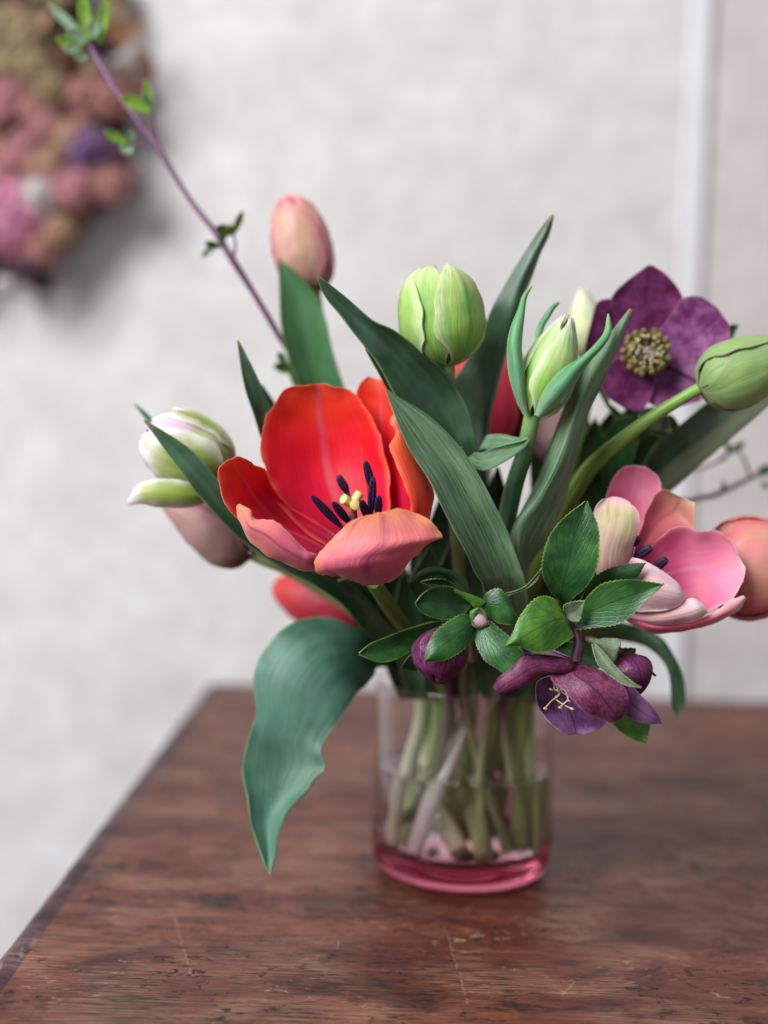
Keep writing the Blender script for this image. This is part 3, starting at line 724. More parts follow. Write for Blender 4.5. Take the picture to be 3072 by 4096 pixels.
stem(t, STEM_OLIVE, [(1090, 1545, 59.2, 'c2'), (1500, 2340, 60.2, 'N'), (1575, 2450, 63, 'N'), (1640, 2540, 66, 'N')], [(-1.2, -2.6, 9.8), (-.9, -1.0, 6), (-.2, 1.2, 1.6)], [.30, .33, .35, .36, .36, .36, .36])
sheet('leaf', t, [LEAF_LIGHT, LEAF], fr='D', nv=50, nu=15, fold=.25, bulge=[0, .35, .5, .55, .5, .4, .2, 0], rum=.10, th=.07,
      L=[(1065, 1400, 64), (1045, 1275, 60.5), (1028, 1240, 59.6), (1000, 1180, 58.8), (962, 1110, 58.2), (925, 1035, 57.7), (878, 955, 57.4), (833, 842, 57.2)],
      R=[(1150, 1400, 64), (1137, 1275, 60.6), (1122, 1220, 59.8), (1096, 1150, 59.2), (1058, 1068, 58.7), (1008, 985, 58.3), (935, 905, 57.8), (836, 842, 57.2)])

# ------------------------------------------------------------------ fat green bud in the middle
t = tulip('fat closed lime green tulip bud in the upper middle of the bouquet')
bud(t, P(474, 940, 60.2, 'c3'), P(405, 262, 60.4, 'c3'), 1.72, [GREEN_PET], n=6, half=50, phi0=-35, pt=2.9, hm=.42, jag=.05, seed=3, off=.06, th=.07, tipw=.34)
stem(t, STEM_WHITE, [(472, 915, 60.3, 'c3'), (480, 1000, 60.5, 'c3'), (960, 900, 62, 'D'), (985, 1100, 64.5, 'D'), (1000, 1350, 69, 'D')], [(.2, -1.5, 9.5), (-1.4, -2.4, 5), (-2.5, -3.0, 1.5)], [.36, .33, .33, .34, .35, .36, .37, .37])
sheet('leaf', t, [LEAF_DARK, LEAF], fr='D', nv=52, nu=15, fold=.3, bulge=[.1, .5, .7, .8, .7, .55, .4, .3, .1, 0], rum=.14, th=.07, seed=2,
      L=[(975, 1080, 63), (960, 985, 60.8), (920, 950, 60.3), (880, 900, 59.8), (848, 848, 59.4), (822, 792, 59.0), (785, 745, 58.7), (738, 685, 58.4), (702, 640, 58.2), (682, 594, 58.1)],
      R=[(1040, 1080, 63), (1028, 970, 61), (1016, 905, 60.5), (990, 848, 60.0), (952, 793, 59.6), (900, 755, 59.2), (850, 713, 58.9), (798, 688, 58.6), (738, 634, 58.3), (685, 593, 58.1)])
sheet('leaf', t, [LEAF_OLIVE, LEAF_DARK], fr='D', nv=20, nu=9, bulge=.1, th=.06, L=[(850, 870, 61), (820, 810, 60.4), (803, 780, 60.2), (789, 753, 60)], R=[(880, 860, 61), (845, 800, 60.4), (815, 768, 60.2), (792, 751, 60)])

# ------------------------------------------------------------------ slim green bud with curled outer petals
t = tulip('slim cream and green tulip bud with curled green outer petals on a thick stem')
bud(t, P(1045, 1275, 59.6, 'c3'), P(1292, 572, 59.4, 'c3'), 1.12, [LIME_PET], n=5, half=56, phi0=-25, pw=.66, jag=.04, seed=5, off=.05, th=.06, tipw=.06)
sheet('outer_petal', t, [GREEN_OUT, LIME_PET], fr='c3', nv=36, nu=11, bulge=[-.1, -.3, -.35, -.3, -.25, -.15, -.1, 0], rum=.06, th=.06,
      L=[(985, 1258, 59.2), (930, 1130, 58.8), (886, 960, 58.7), (880, 800, 58.7), (908, 680, 58.8), (955, 560, 58.9), (982, 470, 59), (1040, 398, 59)],
      R=[(1012, 1240, 59.0), (990, 1080, 58.7), (984, 940, 58.6), (972, 830, 58.6), (975, 700, 58.7), (985, 600, 58.8), (1003, 485, 59), (1044, 400, 59)])
sheet('outer_petal', t, [GREEN_OUT, LIME_PET], fr='c3', nv=36, nu=11, bulge=[-.1, -.3, -.4, -.4, -.3, -.2, -.1, 0], rum=.08, th=.06, seed=4,
      L=[(1062, 1262, 58.9), (1110, 1130, 58.4), (1180, 1020, 58.2), (1270, 935, 58.2), (1370, 872, 58.3), (1460, 800, 58.4), (1525, 715, 58.6), (1543, 592, 58.7)],
      R=[(1095, 1275, 58.8), (1190, 1195, 58.4), (1285, 1110, 58.2), (1370, 985, 58.2), (1440, 885, 58.3), (1510, 800, 58.4), (1560, 705, 58.6), (1552, 592, 58.7)])
sheet('outer_petal', t, [GREEN_OUT, LIME_PET], fr='c3', nv=24, nu=9, bulge=-.1, rum=.05, th=.06, seed=5,
      L=[(1030, 830, 60.4), (1075, 680, 60.5), (1125, 595, 60.5), (1178, 530, 60.5), (1217, 510, 60.5)], R=[(1085, 800, 60.4), (1125, 670, 60.4), (1158, 612, 60.4), (1185, 560, 60.5), (1224, 515, 60.5)])
stem(t, STEM_GREY, [(1045, 1262, 59.6, 'c3'), (1020, 1380, 59.8, 'c3'), (990, 1520, 60.2, 'c3'), (1108, 1060, 61.2, 'D'), (1085, 1180, 63, 'D'), (1060, 1350, 68, 'D')], [(1.4, -1.2, 9.6), (.9, -.2, 5.5), (.2, 2.4, 1.6)], [.36, .35, .37, .41, .42, .40, .38, .36, .36])
sheet('leaf', t, [LEAF_LIGHT, LEAF], fr='D', nv=56, nu=15, fold=.5, rum=.06, th=.07, seed=3,
      L=[(1090, 1400, 66), (1105, 1215, 62), (1104, 1150, 61.4), (1150, 1060, 61), (1195, 950, 60.6), (1225, 870, 60.2), (1265, 790, 59.8), (1310, 735, 59.4), (1360, 668, 59)],
      M=[(1120, 1400, 65), (1118, 1235, 60.6), (1120, 1140, 60), (1165, 1075, 59.6), (1212, 985, 59.2), (1245, 885, 59), (1285, 800, 58.9), (1325, 735, 58.9), (1362, 667, 59)],
      R=[(1150, 1400, 66), (1140, 1240, 62), (1186, 1160, 61), (1222, 1070, 60.4), (1244, 985, 60), (1266, 905, 59.8), (1300, 830, 59.6), (1335, 745, 59.2), (1366, 668, 59)])
sheet('leaf', t, [LEAF_TEAL, LEAF_LIGHT], fr='cM', nv=30, nu=11, bulge=.3, th=.06, rum=.05,
      L=[(600, 1300, 61), (612, 1006, 60), (700, 1052, 59), (800, 1064, 58.6), (900, 1018, 58.5), (1010, 950, 58.6), (1100, 880, 58.8), (1137, 815, 59)],
      R=[(760, 1250, 61.5), (690, 960, 60.4), (760, 925, 59.4), (830, 895, 59.1), (910, 872, 59.0), (1000, 850, 59.0), (1080, 828, 59), (1134, 808, 59)],
      more=[dict(fr='cM', nv=24, nu=9, bulge=.25, L=[(730, 1100, 61.8), (740, 915, 60.6), (830, 892, 60), (910, 870, 59.6), (1000, 850, 59.3), (1130, 812, 59)], R=[(740, 1100, 62), (782, 820, 61.2), (850, 780, 60.8), (930, 778, 60.3), (1030, 800, 59.8), (1134, 808, 59)])])
sheet('leaf', t, [LEAF_TEAL, LEAF], fr='cM', nv=14, nu=7, bulge=.1, th=.05, L=[(560, 1060, 60.4), (552, 960, 60.2), (560, 905, 60.1), (590, 880, 60)], R=[(660, 1060, 60.4), (640, 975, 60.2), (615, 915, 60.1), (594, 880, 60)])

# ------------------------------------------------------------------ right hand bud
t = tulip('sage green tulip bud on a long arching stem at the right edge')
bud(t, P(1192, 948, 60.5, 'c4'), P(1930, 640, 60.5, 'c4'), 1.42, [GREEN_BUD2], n=6, half=52, phi0=-28, pw=.60, seed=6, off=.05, th=.06)
stem(t, STEM_OLIVE, [(1185, 950, 60.5, 'c4'), (1090, 1003, 60.6, 'c4'), (900, 1120, 61, 'c4'), (700, 1265, 61.6, 'c4'), (540, 1395, 62.2, 'c4'), (400, 1545, 63, 'c4'), (1200, 1140, 64.5, 'D'), (1130, 1330, 68.5, 'D')], [(2.2, -1.0, 9.6), (1.5, .6, 5.5), (1.0, 2.8, 1.5)], [.27, .26, .28, .31, .34, .40, .42, .40, .38, .36, .36])
sheet('leaf', t, [LEAF_OLIVE, LEAF_MID], fr='c4', nv=44, nu=11, th=.07, rum=.05, bulge=.1,
      L=[(560, 1900, 70), (860, 1570, 67.5), (1050, 1400, 66.8), (1250, 1232, 66.2), (1450, 1080, 65.6), (1659, 962, 65), (1810, 850, 64.4)],
      R=[(640, 1900, 69), (990, 1645, 66.5), (1240, 1430, 65.8), (1450, 1245, 65.3), (1659, 1062, 64.8), (1760, 960, 64.4), (1815, 850, 64.2)])
sheet('leaf', t, [LEAF_DARK, LEAF_MID], fr='c4', nv=44, nu=11, th=.07, rum=.05, bulge=.1,
      L=[(520, 1900, 69), (760, 1560, 67), (880, 1350, 66.6), (1050, 1200, 66.2), (1250, 1046, 65.8), (1500, 955, 65), (1760, 865, 64.4)],
      R=[(562, 1900, 70.1), (862, 1570, 67.6), (1052, 1400, 66.9), (1252, 1232, 66.3), (1452, 1080, 65.7), (1661, 962, 65.1), (1811, 850, 64.5)])

# ------------------------------------------------------------------ blurred pink bud, upper left
t = tulip('closed peach and pink tulip rising highest above the red one')
bud(t, P(745, 985, 70, 'cU'), P(520, 165, 70, 'cU'), 1.42, [PINKBUD], n=6, half=54, phi0=12, pt=2.25, hm=.42, seed=9, off=.05, th=.06)
stem(t, STEM, [(742, 965, 70, 'cU'), (760, 1100, 70, 'cU'), (720, 900, 70.5, 'D'), (830, 1250, 72, 'D')], [(-1.6, 1.0, 9.6), (-1.8, .4, 5), (-2.2, -.6, 1.5)], [.33, .31, .33, .34, .34, .34, .34])
sheet('leaf', t, [LEAF_MID, LEAF], fr='D', nv=40, nu=13, fold=.35, bulge=[.2, .6, .7, .7, .5, .3, 0], th=.07, rum=.06, z=[72, 69.5, 68.8, 68.5, 68.4, 68.4],
      L=[(800, 1300), (690, 960), (650, 845), (622, 770), (607, 700), (604, 630), (601, 560)], R=[(860, 1300), (790, 960), (742, 835), (718, 755), (703, 690), (672, 625), (606, 560)])

# ------------------------------------------------------------------ pale double tulip, left
t = tulip('half open white and green tulip with lilac tints at the far left')
bud(t, P(1120, 840, 63.6, 'c8'), P(285, 410, 63.2, 'c8'), 1.60, [WHITE_PET, WHITE_PET, LILAC_PET], n=6, half=54, phi0=18, pt=2.6, hm=.45, jag=.05, seed=4, off=.06, th=.06, tipw=.45)
sheet('petal', t, [WHITE_PET, WHITE_PET], fr='c8', nv=30, nu=13, bulge=[-.1, -.4, -.5, -.5, -.4, -.25, -.1], ruffle=.12, th=.06, z=[63.2, 62, 61.8, 61.8, 62],
      L=[(1120, 900), (900, 1085), (700, 1140), (500, 1142), (350, 1115), (250, 1102), (150, 1114)], R=[(1100, 850), (835, 935), (640, 880), (450, 865), (330, 890), (235, 940), (155, 1050)])
sheet('petal', t, [WHITE_PET, LILAC_PET], fr='c8', nv=24, nu=9, bulge=-.25, th=.06, z=[63.5, 63, 63.2], L=[(1060, 700), (900, 420), (760, 300), (680, 245), (600, 215), (560, 205)], R=[(1170, 700), (1150, 540), (1040, 380), (900, 280), (760, 215), (600, 190)])
stem(t, STEM_PALE, [(1110, 835, 63.6, 'c8'), (1230, 900, 64, 'c8'), (640, 1130, 66, 'D'), (800, 1330, 70, 'D')], [(-2.4, -1.0, 9.6), (-3.0, -1.6, 5.5), (-3.5, -2.0, 1.9)], [.34, .33, .33, .34, .36, .37, .37])
sheet('leaf', t, [LEAF_DARK, LEAF_TEAL], fr='D', nv=56, nu=13, fold=.3, bulge=[.2, .3, .4, .45, .4, .35, .3, .2, .1, 0], th=.07, rum=.05, z=[67, 64.5, 63, 62, 61.2, 60.8, 60.6, 60.5],
      L=[(850, 1420), (790, 1368), (740, 1306), (680, 1264), (610, 1226), (540, 1182), (480, 1127), (430, 1070), (378, 1000), (310, 909)], R=[(890, 1400), (822, 1330), (762, 1262), (684, 1222), (604, 1186), (536, 1130), (492, 1070), (452, 1012), (400, 962), (314, 907)])
sheet('leaf', t, [LEAF_TEAL, LEAF], fr='c8', nv=12, nu=7, bulge=.05, th=.06, z=[66, 66], L=[(400, 400), (340, 330), (290, 270), (205, 155)], R=[(460, 380), (380, 300), (320, 240), (212, 150)])

# ------------------------------------------------------------------ dusky tulip below it
t = tulip('closed dusky pink tulip drooping beneath the white and green one')
bud(t, P(1340, 1585, 67, 'c8'), P(400, 960, 67, 'c8'), 1.40, [DUSKBUD], n=6, half=54, phi0=25, pw=.56, seed=10, off=.05, th=.06)
stem(t, STEM_PALE, [(1330, 1580, 67, 'c8'), (1450, 1640, 67, 'c8'), (640, 1240, 68, 'D'), (790, 1340, 70.5, 'D')], [(-2.6, .6, 9.6), (-2.0, .6, 5.5), (-.2, -2.2, 1.9)], [.33, .31, .32, .33, .34, .34, .34])
sheet('leaf', t, [LEAF_TEAL, LEAF_MID], fr='cL', nv=70, nu=17, rum=.09, rs=45, th=.07, z=[70, 66.5, 65, 64, 63.4, 63, 62.6, 62.4], seed=11, ruffle=.1,
      bulge=[.2, 0, -.5, -.8, -.8, -.6, -.3, .1, .3, .4, .5, .6, .6, .5, .3, 0],
      L=[(1100, 760), (970, 740), (930, 800), (880, 862), (835, 895), (785, 975), (730, 1060), (640, 1180), (606, 1265), (628, 1370), (560, 1455), (490, 1560), (392, 1660), (345, 1800), (315, 1950), (292, 2052)],
      R=[(1100, 620), (985, 560), (820, 485), (600, 422), (400, 478), (255, 625), (180, 800), (195, 1020), (150, 1180), (110, 1370), (122, 1480), (140, 1570), (163, 1720), (200, 1850), (238, 1965), (278, 2052)])

# ------------------------------------------------------------------ red tulips farther back
t = tulip('blurred red tulip hanging low behind the open red one')
bud(t, P(800, 1350, 74, 'D'), P(590, 1262, 76, 'D'), 1.25, [REDBUD], n=6, half=56, phi0=10, pt=2.8, seed=12, tipw=.4)
stem(t, STEM, [(790, 1345, 74, 'D'), (840, 1390, 74, 'D')], [(-2.2, 2.2, 9.6), (-1.0, 2.6, 5), (.4, 2.8, 1.5)], [.3, .3, .32, .32, .32])
sheet('leaf', t, [LEAF_DARK, LEAF_OLIVE], fr='D', nv=30, nu=11, fold=.3, bulge=[.2, .3, .3, .2, .1, 0], th=.06, z=[68, 63, 62, 61.6], L=[(760, 1300), (600, 1020), (566, 950), (548, 895), (527, 830), (512, 737)], R=[(800, 1280), (640, 1000), (600, 925), (578, 868), (556, 815), (516, 735)])
sheet('leaf', t, [LEAF, LEAF_MID], fr='D', nv=24, nu=9, fold=.3, bulge=.15, th=.06, z=[72, 66], L=[(790, 1300), (640, 1040), (590, 930), (560, 832)], R=[(820, 1280), (670, 1020), (625, 920), (566, 830)])
sheet('leaf', t, [LEAF_DARK, LEAF], fr='cG', nv=30, nu=11, bulge=.25, th=.06, z=[70, 67, 65, 63], L=[(1000, 1150), (860, 800), (740, 600), (600, 400), (420, 200)], R=[(1200, 1150), (1060, 800), (960, 560), (860, 380), (640, 130)])
t = tulip('rosy red tulip mostly hidden behind the tall upright leaf')
bud(t, P(1050, 1000, 68.5, 'D'), P(1054, 728, 69, 'D'), 2.05, [REDBUD, REDBUD], n=6, half=54, phi0=20, pt=2.8, hm=.5, seed=13, tipw=.4)
stem(t, STEM, [(1050, 980, 68.5, 'D'), (1040, 1150, 69.5, 'D')], [(.4, .8, 9.6), (.2, 1.4, 5), (.9, -2.4, 1.5)], [.33, .34, .34, .34, .34])
sheet('leaf', t, [LEAF_DARK, LEAF_OLIVE], fr='D', nv=50, nu=15, fold=.5, th=.07, rum=.06, z=[68, 65.5, 64.2, 63.6, 63.2, 62.8, 62.5],
      L=[(1000, 1150), (992, 970), (984, 900), (976, 835), (1000, 790), (1034, 742), (1060, 672), (1100, 600), (1150, 522), (1192, 465)],
      M=[(1030, 1150, 67), (1046, 980, 64.8), (1050, 900, 63.6), (1064, 830, 63.2), (1083, 762, 63), (1104, 682, 62.8), (1130, 602, 62.6), (1154, 550, 62.5), (1176, 508, 62.4), (1194, 464, 62.4)],
      R=[(1060, 1150), (1056, 975), (1058, 905), (1075, 835), (1094, 765), (1116, 685), (1145, 605), (1166, 550), (1185, 508), (1195, 464)])
t = tulip('pale pink tulip bud half hidden behind the slim green bud stem')
bud(t, P(1190, 1000, 66, 'D'), P(1215, 840, 66.5, 'D'), 1.05, [PALEPINK], n=6, half=54, pw=.62, seed=14)
stem(t, STEM, [(1190, 990, 66, 'D'), (1170, 1150, 67, 'D')], [(2.6, .4, 9.6), (2.4, .8, 5), (2.8, 1.0, 1.9)], [.3, .32, .33, .33, .33])
t = tulip('small cream tulip bud blurred behind the slim green bud')
bud(t, P(1275, 775, 69, 'D'), P(1256, 618, 69.5, 'D'), .85, [CREAM_PET], n=6, half=56, pw=.62, seed=15)
stem(t, STEM, [(1275, 770, 69, 'D'), (1262, 900, 69.5, 'D'), (1210, 1150, 71, 'D')], [(2.9, 1.6, 9.6), (3.0, 1.4, 5), (3.2, .2, 1.9)], [.26, .27, .3, .32, .32, .32])
sheet('leaf', t, [LEAF_MID, LEAF], fr='D', nv=24, nu=9, bulge=.15, th=.06, z=[70, 66.5, 66.2], L=[(1150, 1200), (1145, 1010), (1140, 960), (1160, 930)], R=[(1230, 1200), (1200, 1010), (1185, 960), (1165, 932)])

# ------------------------------------------------------------------ open pink tulip, right
t = tulip('open rose pink tulip with cream outer petals at the lower right')
sheet('petal', t, [PINK_IN, PINK_OUT], fr='cP', nv=34, nu=17, bulge=[.1, .5, .7, .6, .4, .15], ruffle=.12, rum=.06, jag=.04, L=[(400, 1250, 61.2), (300, 760, 61.8), (272, 520, 62), (330, 370, 62.1), (405, 268, 62.1), (480, 240, 62.1)], R=[(480, 1250, 61.2), (620, 800, 61.8), (722, 570, 62), (737, 440, 62.1), (700, 345, 62.1), (600, 252, 62.1)])
sheet('petal', t, [PINK_BROWN, PINK_OUT], fr='cP', nv=34, nu=17, bulge=[.1, .4, .6, .5, .3, .1], ruffle=.10, rum=.05, seed=2, L=[(440, 1200, 60.9), (560, 800, 61.3), (650, 560, 61.5), (715, 472, 61.6), (775, 446, 61.6), (870, 495, 61.6)], R=[(540, 1200, 60.9), (700, 930, 61.1), (860, 850, 61.2), (1018, 790, 61.3), (1026, 660, 61.4), (1033, 558, 61.5)])
sheet('petal', t, [PINK_IN, PINK_OUT], fr='cP', nv=40, nu=21, bulge=[.1, .5, .8, .9, .8, .6, .3, .1], ruffle=.12, rum=.06, jag=.04, seed=3,
      L=[(440, 1230, 60.6), (600, 1000, 60.5), (760, 835, 60.4), (900, 768, 60.4), (1060, 800, 60.4), (1220, 800, 60.4), (1330, 880, 60.4), (1400, 1000, 60.4)],
      R=[(470, 1330, 60.4), (700, 1440, 59.9), (950, 1510, 59.7), (1130, 1510, 59.7), (1280, 1440, 59.8), (1372, 1370, 59.9), (1450, 1230, 60.1), (1466, 1110, 60.3)])
sheet('petal', t, [PINK_CREAM, PINK_IN], fr='cP', nv=34, nu=17, bulge=[-.05, -.08, -.1, -.1, -.05, .05, .1], ruffle=.15, rum=.12, jag=.03, seed=4, z=[60.5, 59.8, 59.5, 59.4, 59.4, 59.5],
      L=[(170, 1400), (70, 1190), (70, 1000), (105, 800), (150, 680), (180, 610), (235, 552)],
      M=[(300, 1400, 60.2), (270, 1180, 59.4), (280, 990, 59.2), (330, 790, 59.2), (352, 640, 59.4), (362, 555, 59.6), (372, 504, 59.8)],
      R=[(430, 1400), (466, 1090), (488, 930), (548, 780), (556, 690), (540, 635), (508, 598)])
sheet('petal', t, [PINK_RIM, PINK_IN], fr='cP', nv=34, nu=13, bulge=[-.1, -.3, -.4, -.4, -.3, -.2, -.05], ruffle=.1, rum=.05, seed=5,
      L=[(380, 1480, 60.4), (620, 1590, 59.3), (850, 1592, 59), (1050, 1562, 58.9), (1200, 1505, 58.9), (1335, 1402, 59), (1440, 1358, 59.1)], R=[(380, 1530, 60.6), (570, 1652, 59.8), (760, 1676, 59.5), (980, 1650, 59.4), (1180, 1592, 59.3), (1380, 1500, 59.2), (1475, 1385, 59.2)])
sheet('petal', t, [PINK_IN, PINK_OUT], fr='cP', nv=34, nu=15, bulge=[-.1, -.4, -.5, -.5, -.35, -.1], ruffle=.12, rum=.06, jag=.04, seed=6, z=[60.3, 59, 58.6, 58.5, 58.5, 58.6],
      R=[(430, 1230), (480, 1045), (600, 1080), (740, 1150), (872, 1240), (935, 1335)][::1], L=[(380, 1500), (560, 1492), (680, 1475), (800, 1475), (900, 1445), (947, 1400)],
      more=[dict(fr='cP', nv=30, nu=11, bulge=-.35, ruffle=.12, seed=7, z=[60.2, 58.9, 58.6, 58.5, 58.5], R=[(400, 1480), (700, 1500), (850, 1462), (940, 1410), (1010, 1384), (1080, 1412)], L=[(400, 1560), (620, 1594), (800, 1604), (1000, 1582), (1095, 1545), (1138, 1500)])])
for (x0, y0), (x1, y1) in (((655, 945), (520, 1025)), ((785, 1045), (690, 1120)), ((540, 855), (490, 920))):
    a, b = P(x0, y0, 59.6, 'cP'), P(x1, y1, 60.0, 'cP'); d = b - a
    st = MB().tube([b, b * .6 + P(430, 1250, 60.6, 'cP') * .4, P(420, 1280, 60.7, 'cP')], [.001, .001, .0012], 8, 8).build('stamen', FILAM, t)
    mb = MB(); sd = np.cross(d, [0, 1, 0]); sd = sd / (np.linalg.norm(sd) + 1e-9) * .0005
    for s in (1, -1): mb.tube([a, a + d * .15 + sd * s, a + d * .7 + sd * s * 1.3, b], [.0007, .0013, .0015, .0009], 10, 14)
    mb.build('anther', ANTHER, st)
stem(t, STEM, [(360, 1420, 61, 'cP'), (250, 1560, 62, 'cP'), (1240, 1330, 65, 'D'), (1180, 1400, 68.5, 'D')], [(2.9, -1.4, 9.6), (2.6, -1.0, 5.5), (2.2, -.4, 1.6)], [.33, .33, .34, .35, .35, .35, .35])

t = tulip('closed salmon pink tulip cut by the right edge behind the open pink one')
bud(t, P(1130, 1160, 63.5, 'cP'), P(2250, 1040, 63.5, 'cP'), 2.25, [SALMON], n=6, half=54, phi0=10, pw=.60, seed=17, off=.05, th=.06)
stem(t, STEM, [(1150, 1160, 63.5, 'cP'), (1000, 1220, 64, 'cP'), (1330, 1320, 66, 'D'), (1200, 1410, 69.5, 'D')], [(3.3, -.4, 9.6), (3.2, -1.2, 5.5), (3.4, -1.6, 1.9)], [.33, .33, .34, .35, .35, .35, .35])
sheet('leaf', t, [LEAF_MID, LEAF], fr='D', nv=40, nu=11, bulge=[0, -.1, -.2, -.2, -.1, 0, .1, 0], th=.07, z=[70.5, 68, 66.5, 66, 66, 66],
      R=[(1180, 1400), (1270, 1345), (1360, 1348), (1420, 1372), (1452, 1410), (1477, 1468), (1480, 1518), (1467, 1546)], L=[(1180, 1440), (1280, 1385), (1370, 1388), (1418, 1412), (1444, 1450), (1449, 1500), (1452, 1526), (1460, 1546)])

# leaf bases and lower leaves packed round the vase mouth (parts of the last two tulips)
def filler(par, x0, y0, x1, y1, wd, z0, z1, m, seed=0, bend=0):
    dx, dy = x1 - x0, y1 - y0; ln = math.hypot(dx, dy); nx_, ny_ = dy / ln, -dx / ln
    y0 += 70
    prof = [(0, .35), (.2, .75), (.45, 1), (.7, .8), (.88, .42), (1, .03)]
    dx, dy = x1 - x0, y1 - y0; ln = math.hypot(dx, dy); nx_, ny_ = dy / ln, -dx / ln
    Lp = [(x0 + dx * s_ + nx_ * (wd * .5 * w_ + bend * s_ * s_), y0 + dy * s_ + ny_ * (wd * .5 * w_ + bend * s_ * s_)) for s_, w_ in prof]
    Rp = [(x0 + dx * s_ - nx_ * (wd * .5 * w_ - bend * s_ * s_), y0 + dy * s_ - ny_ * (wd * .5 * w_ - bend * s_ * s_)) for s_, w_ in prof]
    sheet('leaf', par, [m, LEAF], fr='D', L=Lp, R=Rp, z=[z0 + .5, (z0 + z1) / 2, z1], bulge=.35, nv=30, nu=9, th=.06, seed=seed, rum=.06)
byl = {o['label']: o for o in scene.objects if o.get('category') == 'tulip'}
def T_(w): return next(o for l, o in byl.items() if w in l)
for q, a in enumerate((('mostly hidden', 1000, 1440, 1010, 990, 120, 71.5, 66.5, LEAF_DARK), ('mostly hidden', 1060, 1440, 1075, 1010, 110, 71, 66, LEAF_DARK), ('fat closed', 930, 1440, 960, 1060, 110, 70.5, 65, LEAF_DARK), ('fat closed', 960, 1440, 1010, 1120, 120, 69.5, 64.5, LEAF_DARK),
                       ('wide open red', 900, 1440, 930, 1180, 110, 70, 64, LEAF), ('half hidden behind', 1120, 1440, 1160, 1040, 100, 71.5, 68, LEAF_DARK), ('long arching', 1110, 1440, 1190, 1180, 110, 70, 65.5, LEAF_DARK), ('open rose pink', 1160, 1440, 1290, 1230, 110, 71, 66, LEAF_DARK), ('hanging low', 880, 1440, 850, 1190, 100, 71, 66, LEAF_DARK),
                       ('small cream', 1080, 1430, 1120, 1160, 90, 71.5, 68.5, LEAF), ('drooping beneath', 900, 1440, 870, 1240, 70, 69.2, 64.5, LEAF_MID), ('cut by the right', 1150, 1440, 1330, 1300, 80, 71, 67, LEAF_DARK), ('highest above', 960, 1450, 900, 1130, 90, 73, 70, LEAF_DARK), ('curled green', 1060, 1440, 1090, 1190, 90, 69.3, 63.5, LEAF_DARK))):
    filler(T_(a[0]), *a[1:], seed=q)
# ------------------------------------------------------------------ hellebores
HG = 'hellebores in the vase'
def hellebore(label):
    return empty('hellebore', tuple(VC + np.array([0, 0, .012])), label, 'hellebore', HG)

def hleaf(parent, fr, L, R, z, mats=None, bulge=.15, teeth=17, name='leaf', nv=103, nu=11, **kw):
    return sheet(name, parent, mats or [HEL, HEL_U], fr=fr, L=L, R=R, z=z, bulge=bulge, teeth=teeth, tooth=kw.pop('tooth', .075), nv=nv, nu=nu, fold=kw.pop('fold', .45), rum=kw.pop('rum', .09), rs=70, th=.045, **kw)

# upper right open flower
t = hellebore('wide open plum purple hellebore facing out at the upper right')
SP = dict(nv=34, nu=17, rum=.09, th=.055, fold=.15)
sheet('sepal', t, [SEP_TOP, SEP_OUT], fr='c4', bulge=[.1, .25, .3, .2, .05, 0], z=[65.2, 65.4, 65.2, 65, 64.8, 64.7], seed=1, L=[(780, 650), (660, 530), (590, 400), (606, 305), (712, 200), (838, 106)], R=[(900, 650), (1030, 565), (1090, 430), (1062, 290), (966, 170), (868, 104)], **SP)
sheet('sepal', t, [SEP_PINK, SEP_OUT], fr='c4', bulge=[.1, .25, .35, .3, .15, .05], z=[65.2, 65, 64.6, 64.3, 64.1, 64.0], seed=2, L=[(850, 630), (950, 510), (1030, 390), (1080, 325), (1200, 318), (1315, 395)], R=[(890, 750), (1040, 810), (1190, 885), (1345, 800), (1404, 650), (1390, 500)], **SP)
sheet('sepal', t, [SEP_PINK, SEP_OUT], fr='c4', bulge=[.1, .25, .3, .2, .1, .05], z=[65.3, 65.3, 65, 64.8, 64.7, 64.6], seed=3, L=[(920, 700), (1080, 760), (1200, 860), (1260, 930), (1200, 1020), (1080, 1060)], R=[(800, 790), (800, 900), (820, 1000), (870, 1050), (940, 1072), (1000, 1074)], **SP)
sheet('sepal', t, [SEP_TOP, SEP_OUT], fr='c4', bulge=[.1, .25, .3, .2, .1, .05], z=[65.2, 65, 64.6, 64.2, 64, 63.9], seed=4, L=[(870, 780), (880, 900), (865, 980), (832, 1050), (790, 1096), (740, 1102)], R=[(770, 720), (640, 740), (555, 815), (513, 910), (568, 1002), (680, 1082)], **SP)
sheet('sepal', t, [SEP_TOP, SEP_OUT], fr='c4', bulge=[.1, .2, .2, .15, .1, .05], z=[65.4, 65.6, 65.5, 65.3, 65.2, 65.1], seed=5, L=[(790, 740), (650, 780), (520, 830), (430, 800), (410, 700), (424, 620)], R=[(810, 630), (730, 500), (650, 390), (590, 335), (488, 362), (440, 520)], **SP)
cz = P(830, 705, 64.6, 'c4'); toc = np.array(CAM_M.translation) - cz; toc /= np.linalg.norm(toc)
toc = toc + np.array([-.05, 0, .12]); toc /= np.linalg.norm(toc)
sx = np.cross([0, 0, 1], toc); sx /= np.linalg.norm(sx); sy = np.cross(toc, sx)
rnd = random.Random(5)
for k in range(34):
    ring = k % 2
    a = 2 * math.pi * k / 34 + rnd.uniform(-.08, .08); rr = (.0100 if ring else .0076) + rnd.uniform(-.0006, .0006)
    d = sx * math.cos(a) + sy * math.sin(a)
    b = cz - toc * .003 + d * rr * .5
    mb = MB(); mb.tube([b, b * .4 + (cz + d * rr + toc * .001) * .6, cz + d * rr + toc * (.0034 + .001 * ring * rnd.random()), cz + d * (rr * .92) + toc * .0052], [.0008, .0013, .0017, .0012], 8, 9)
    mb.build('nectary', NECT, t)
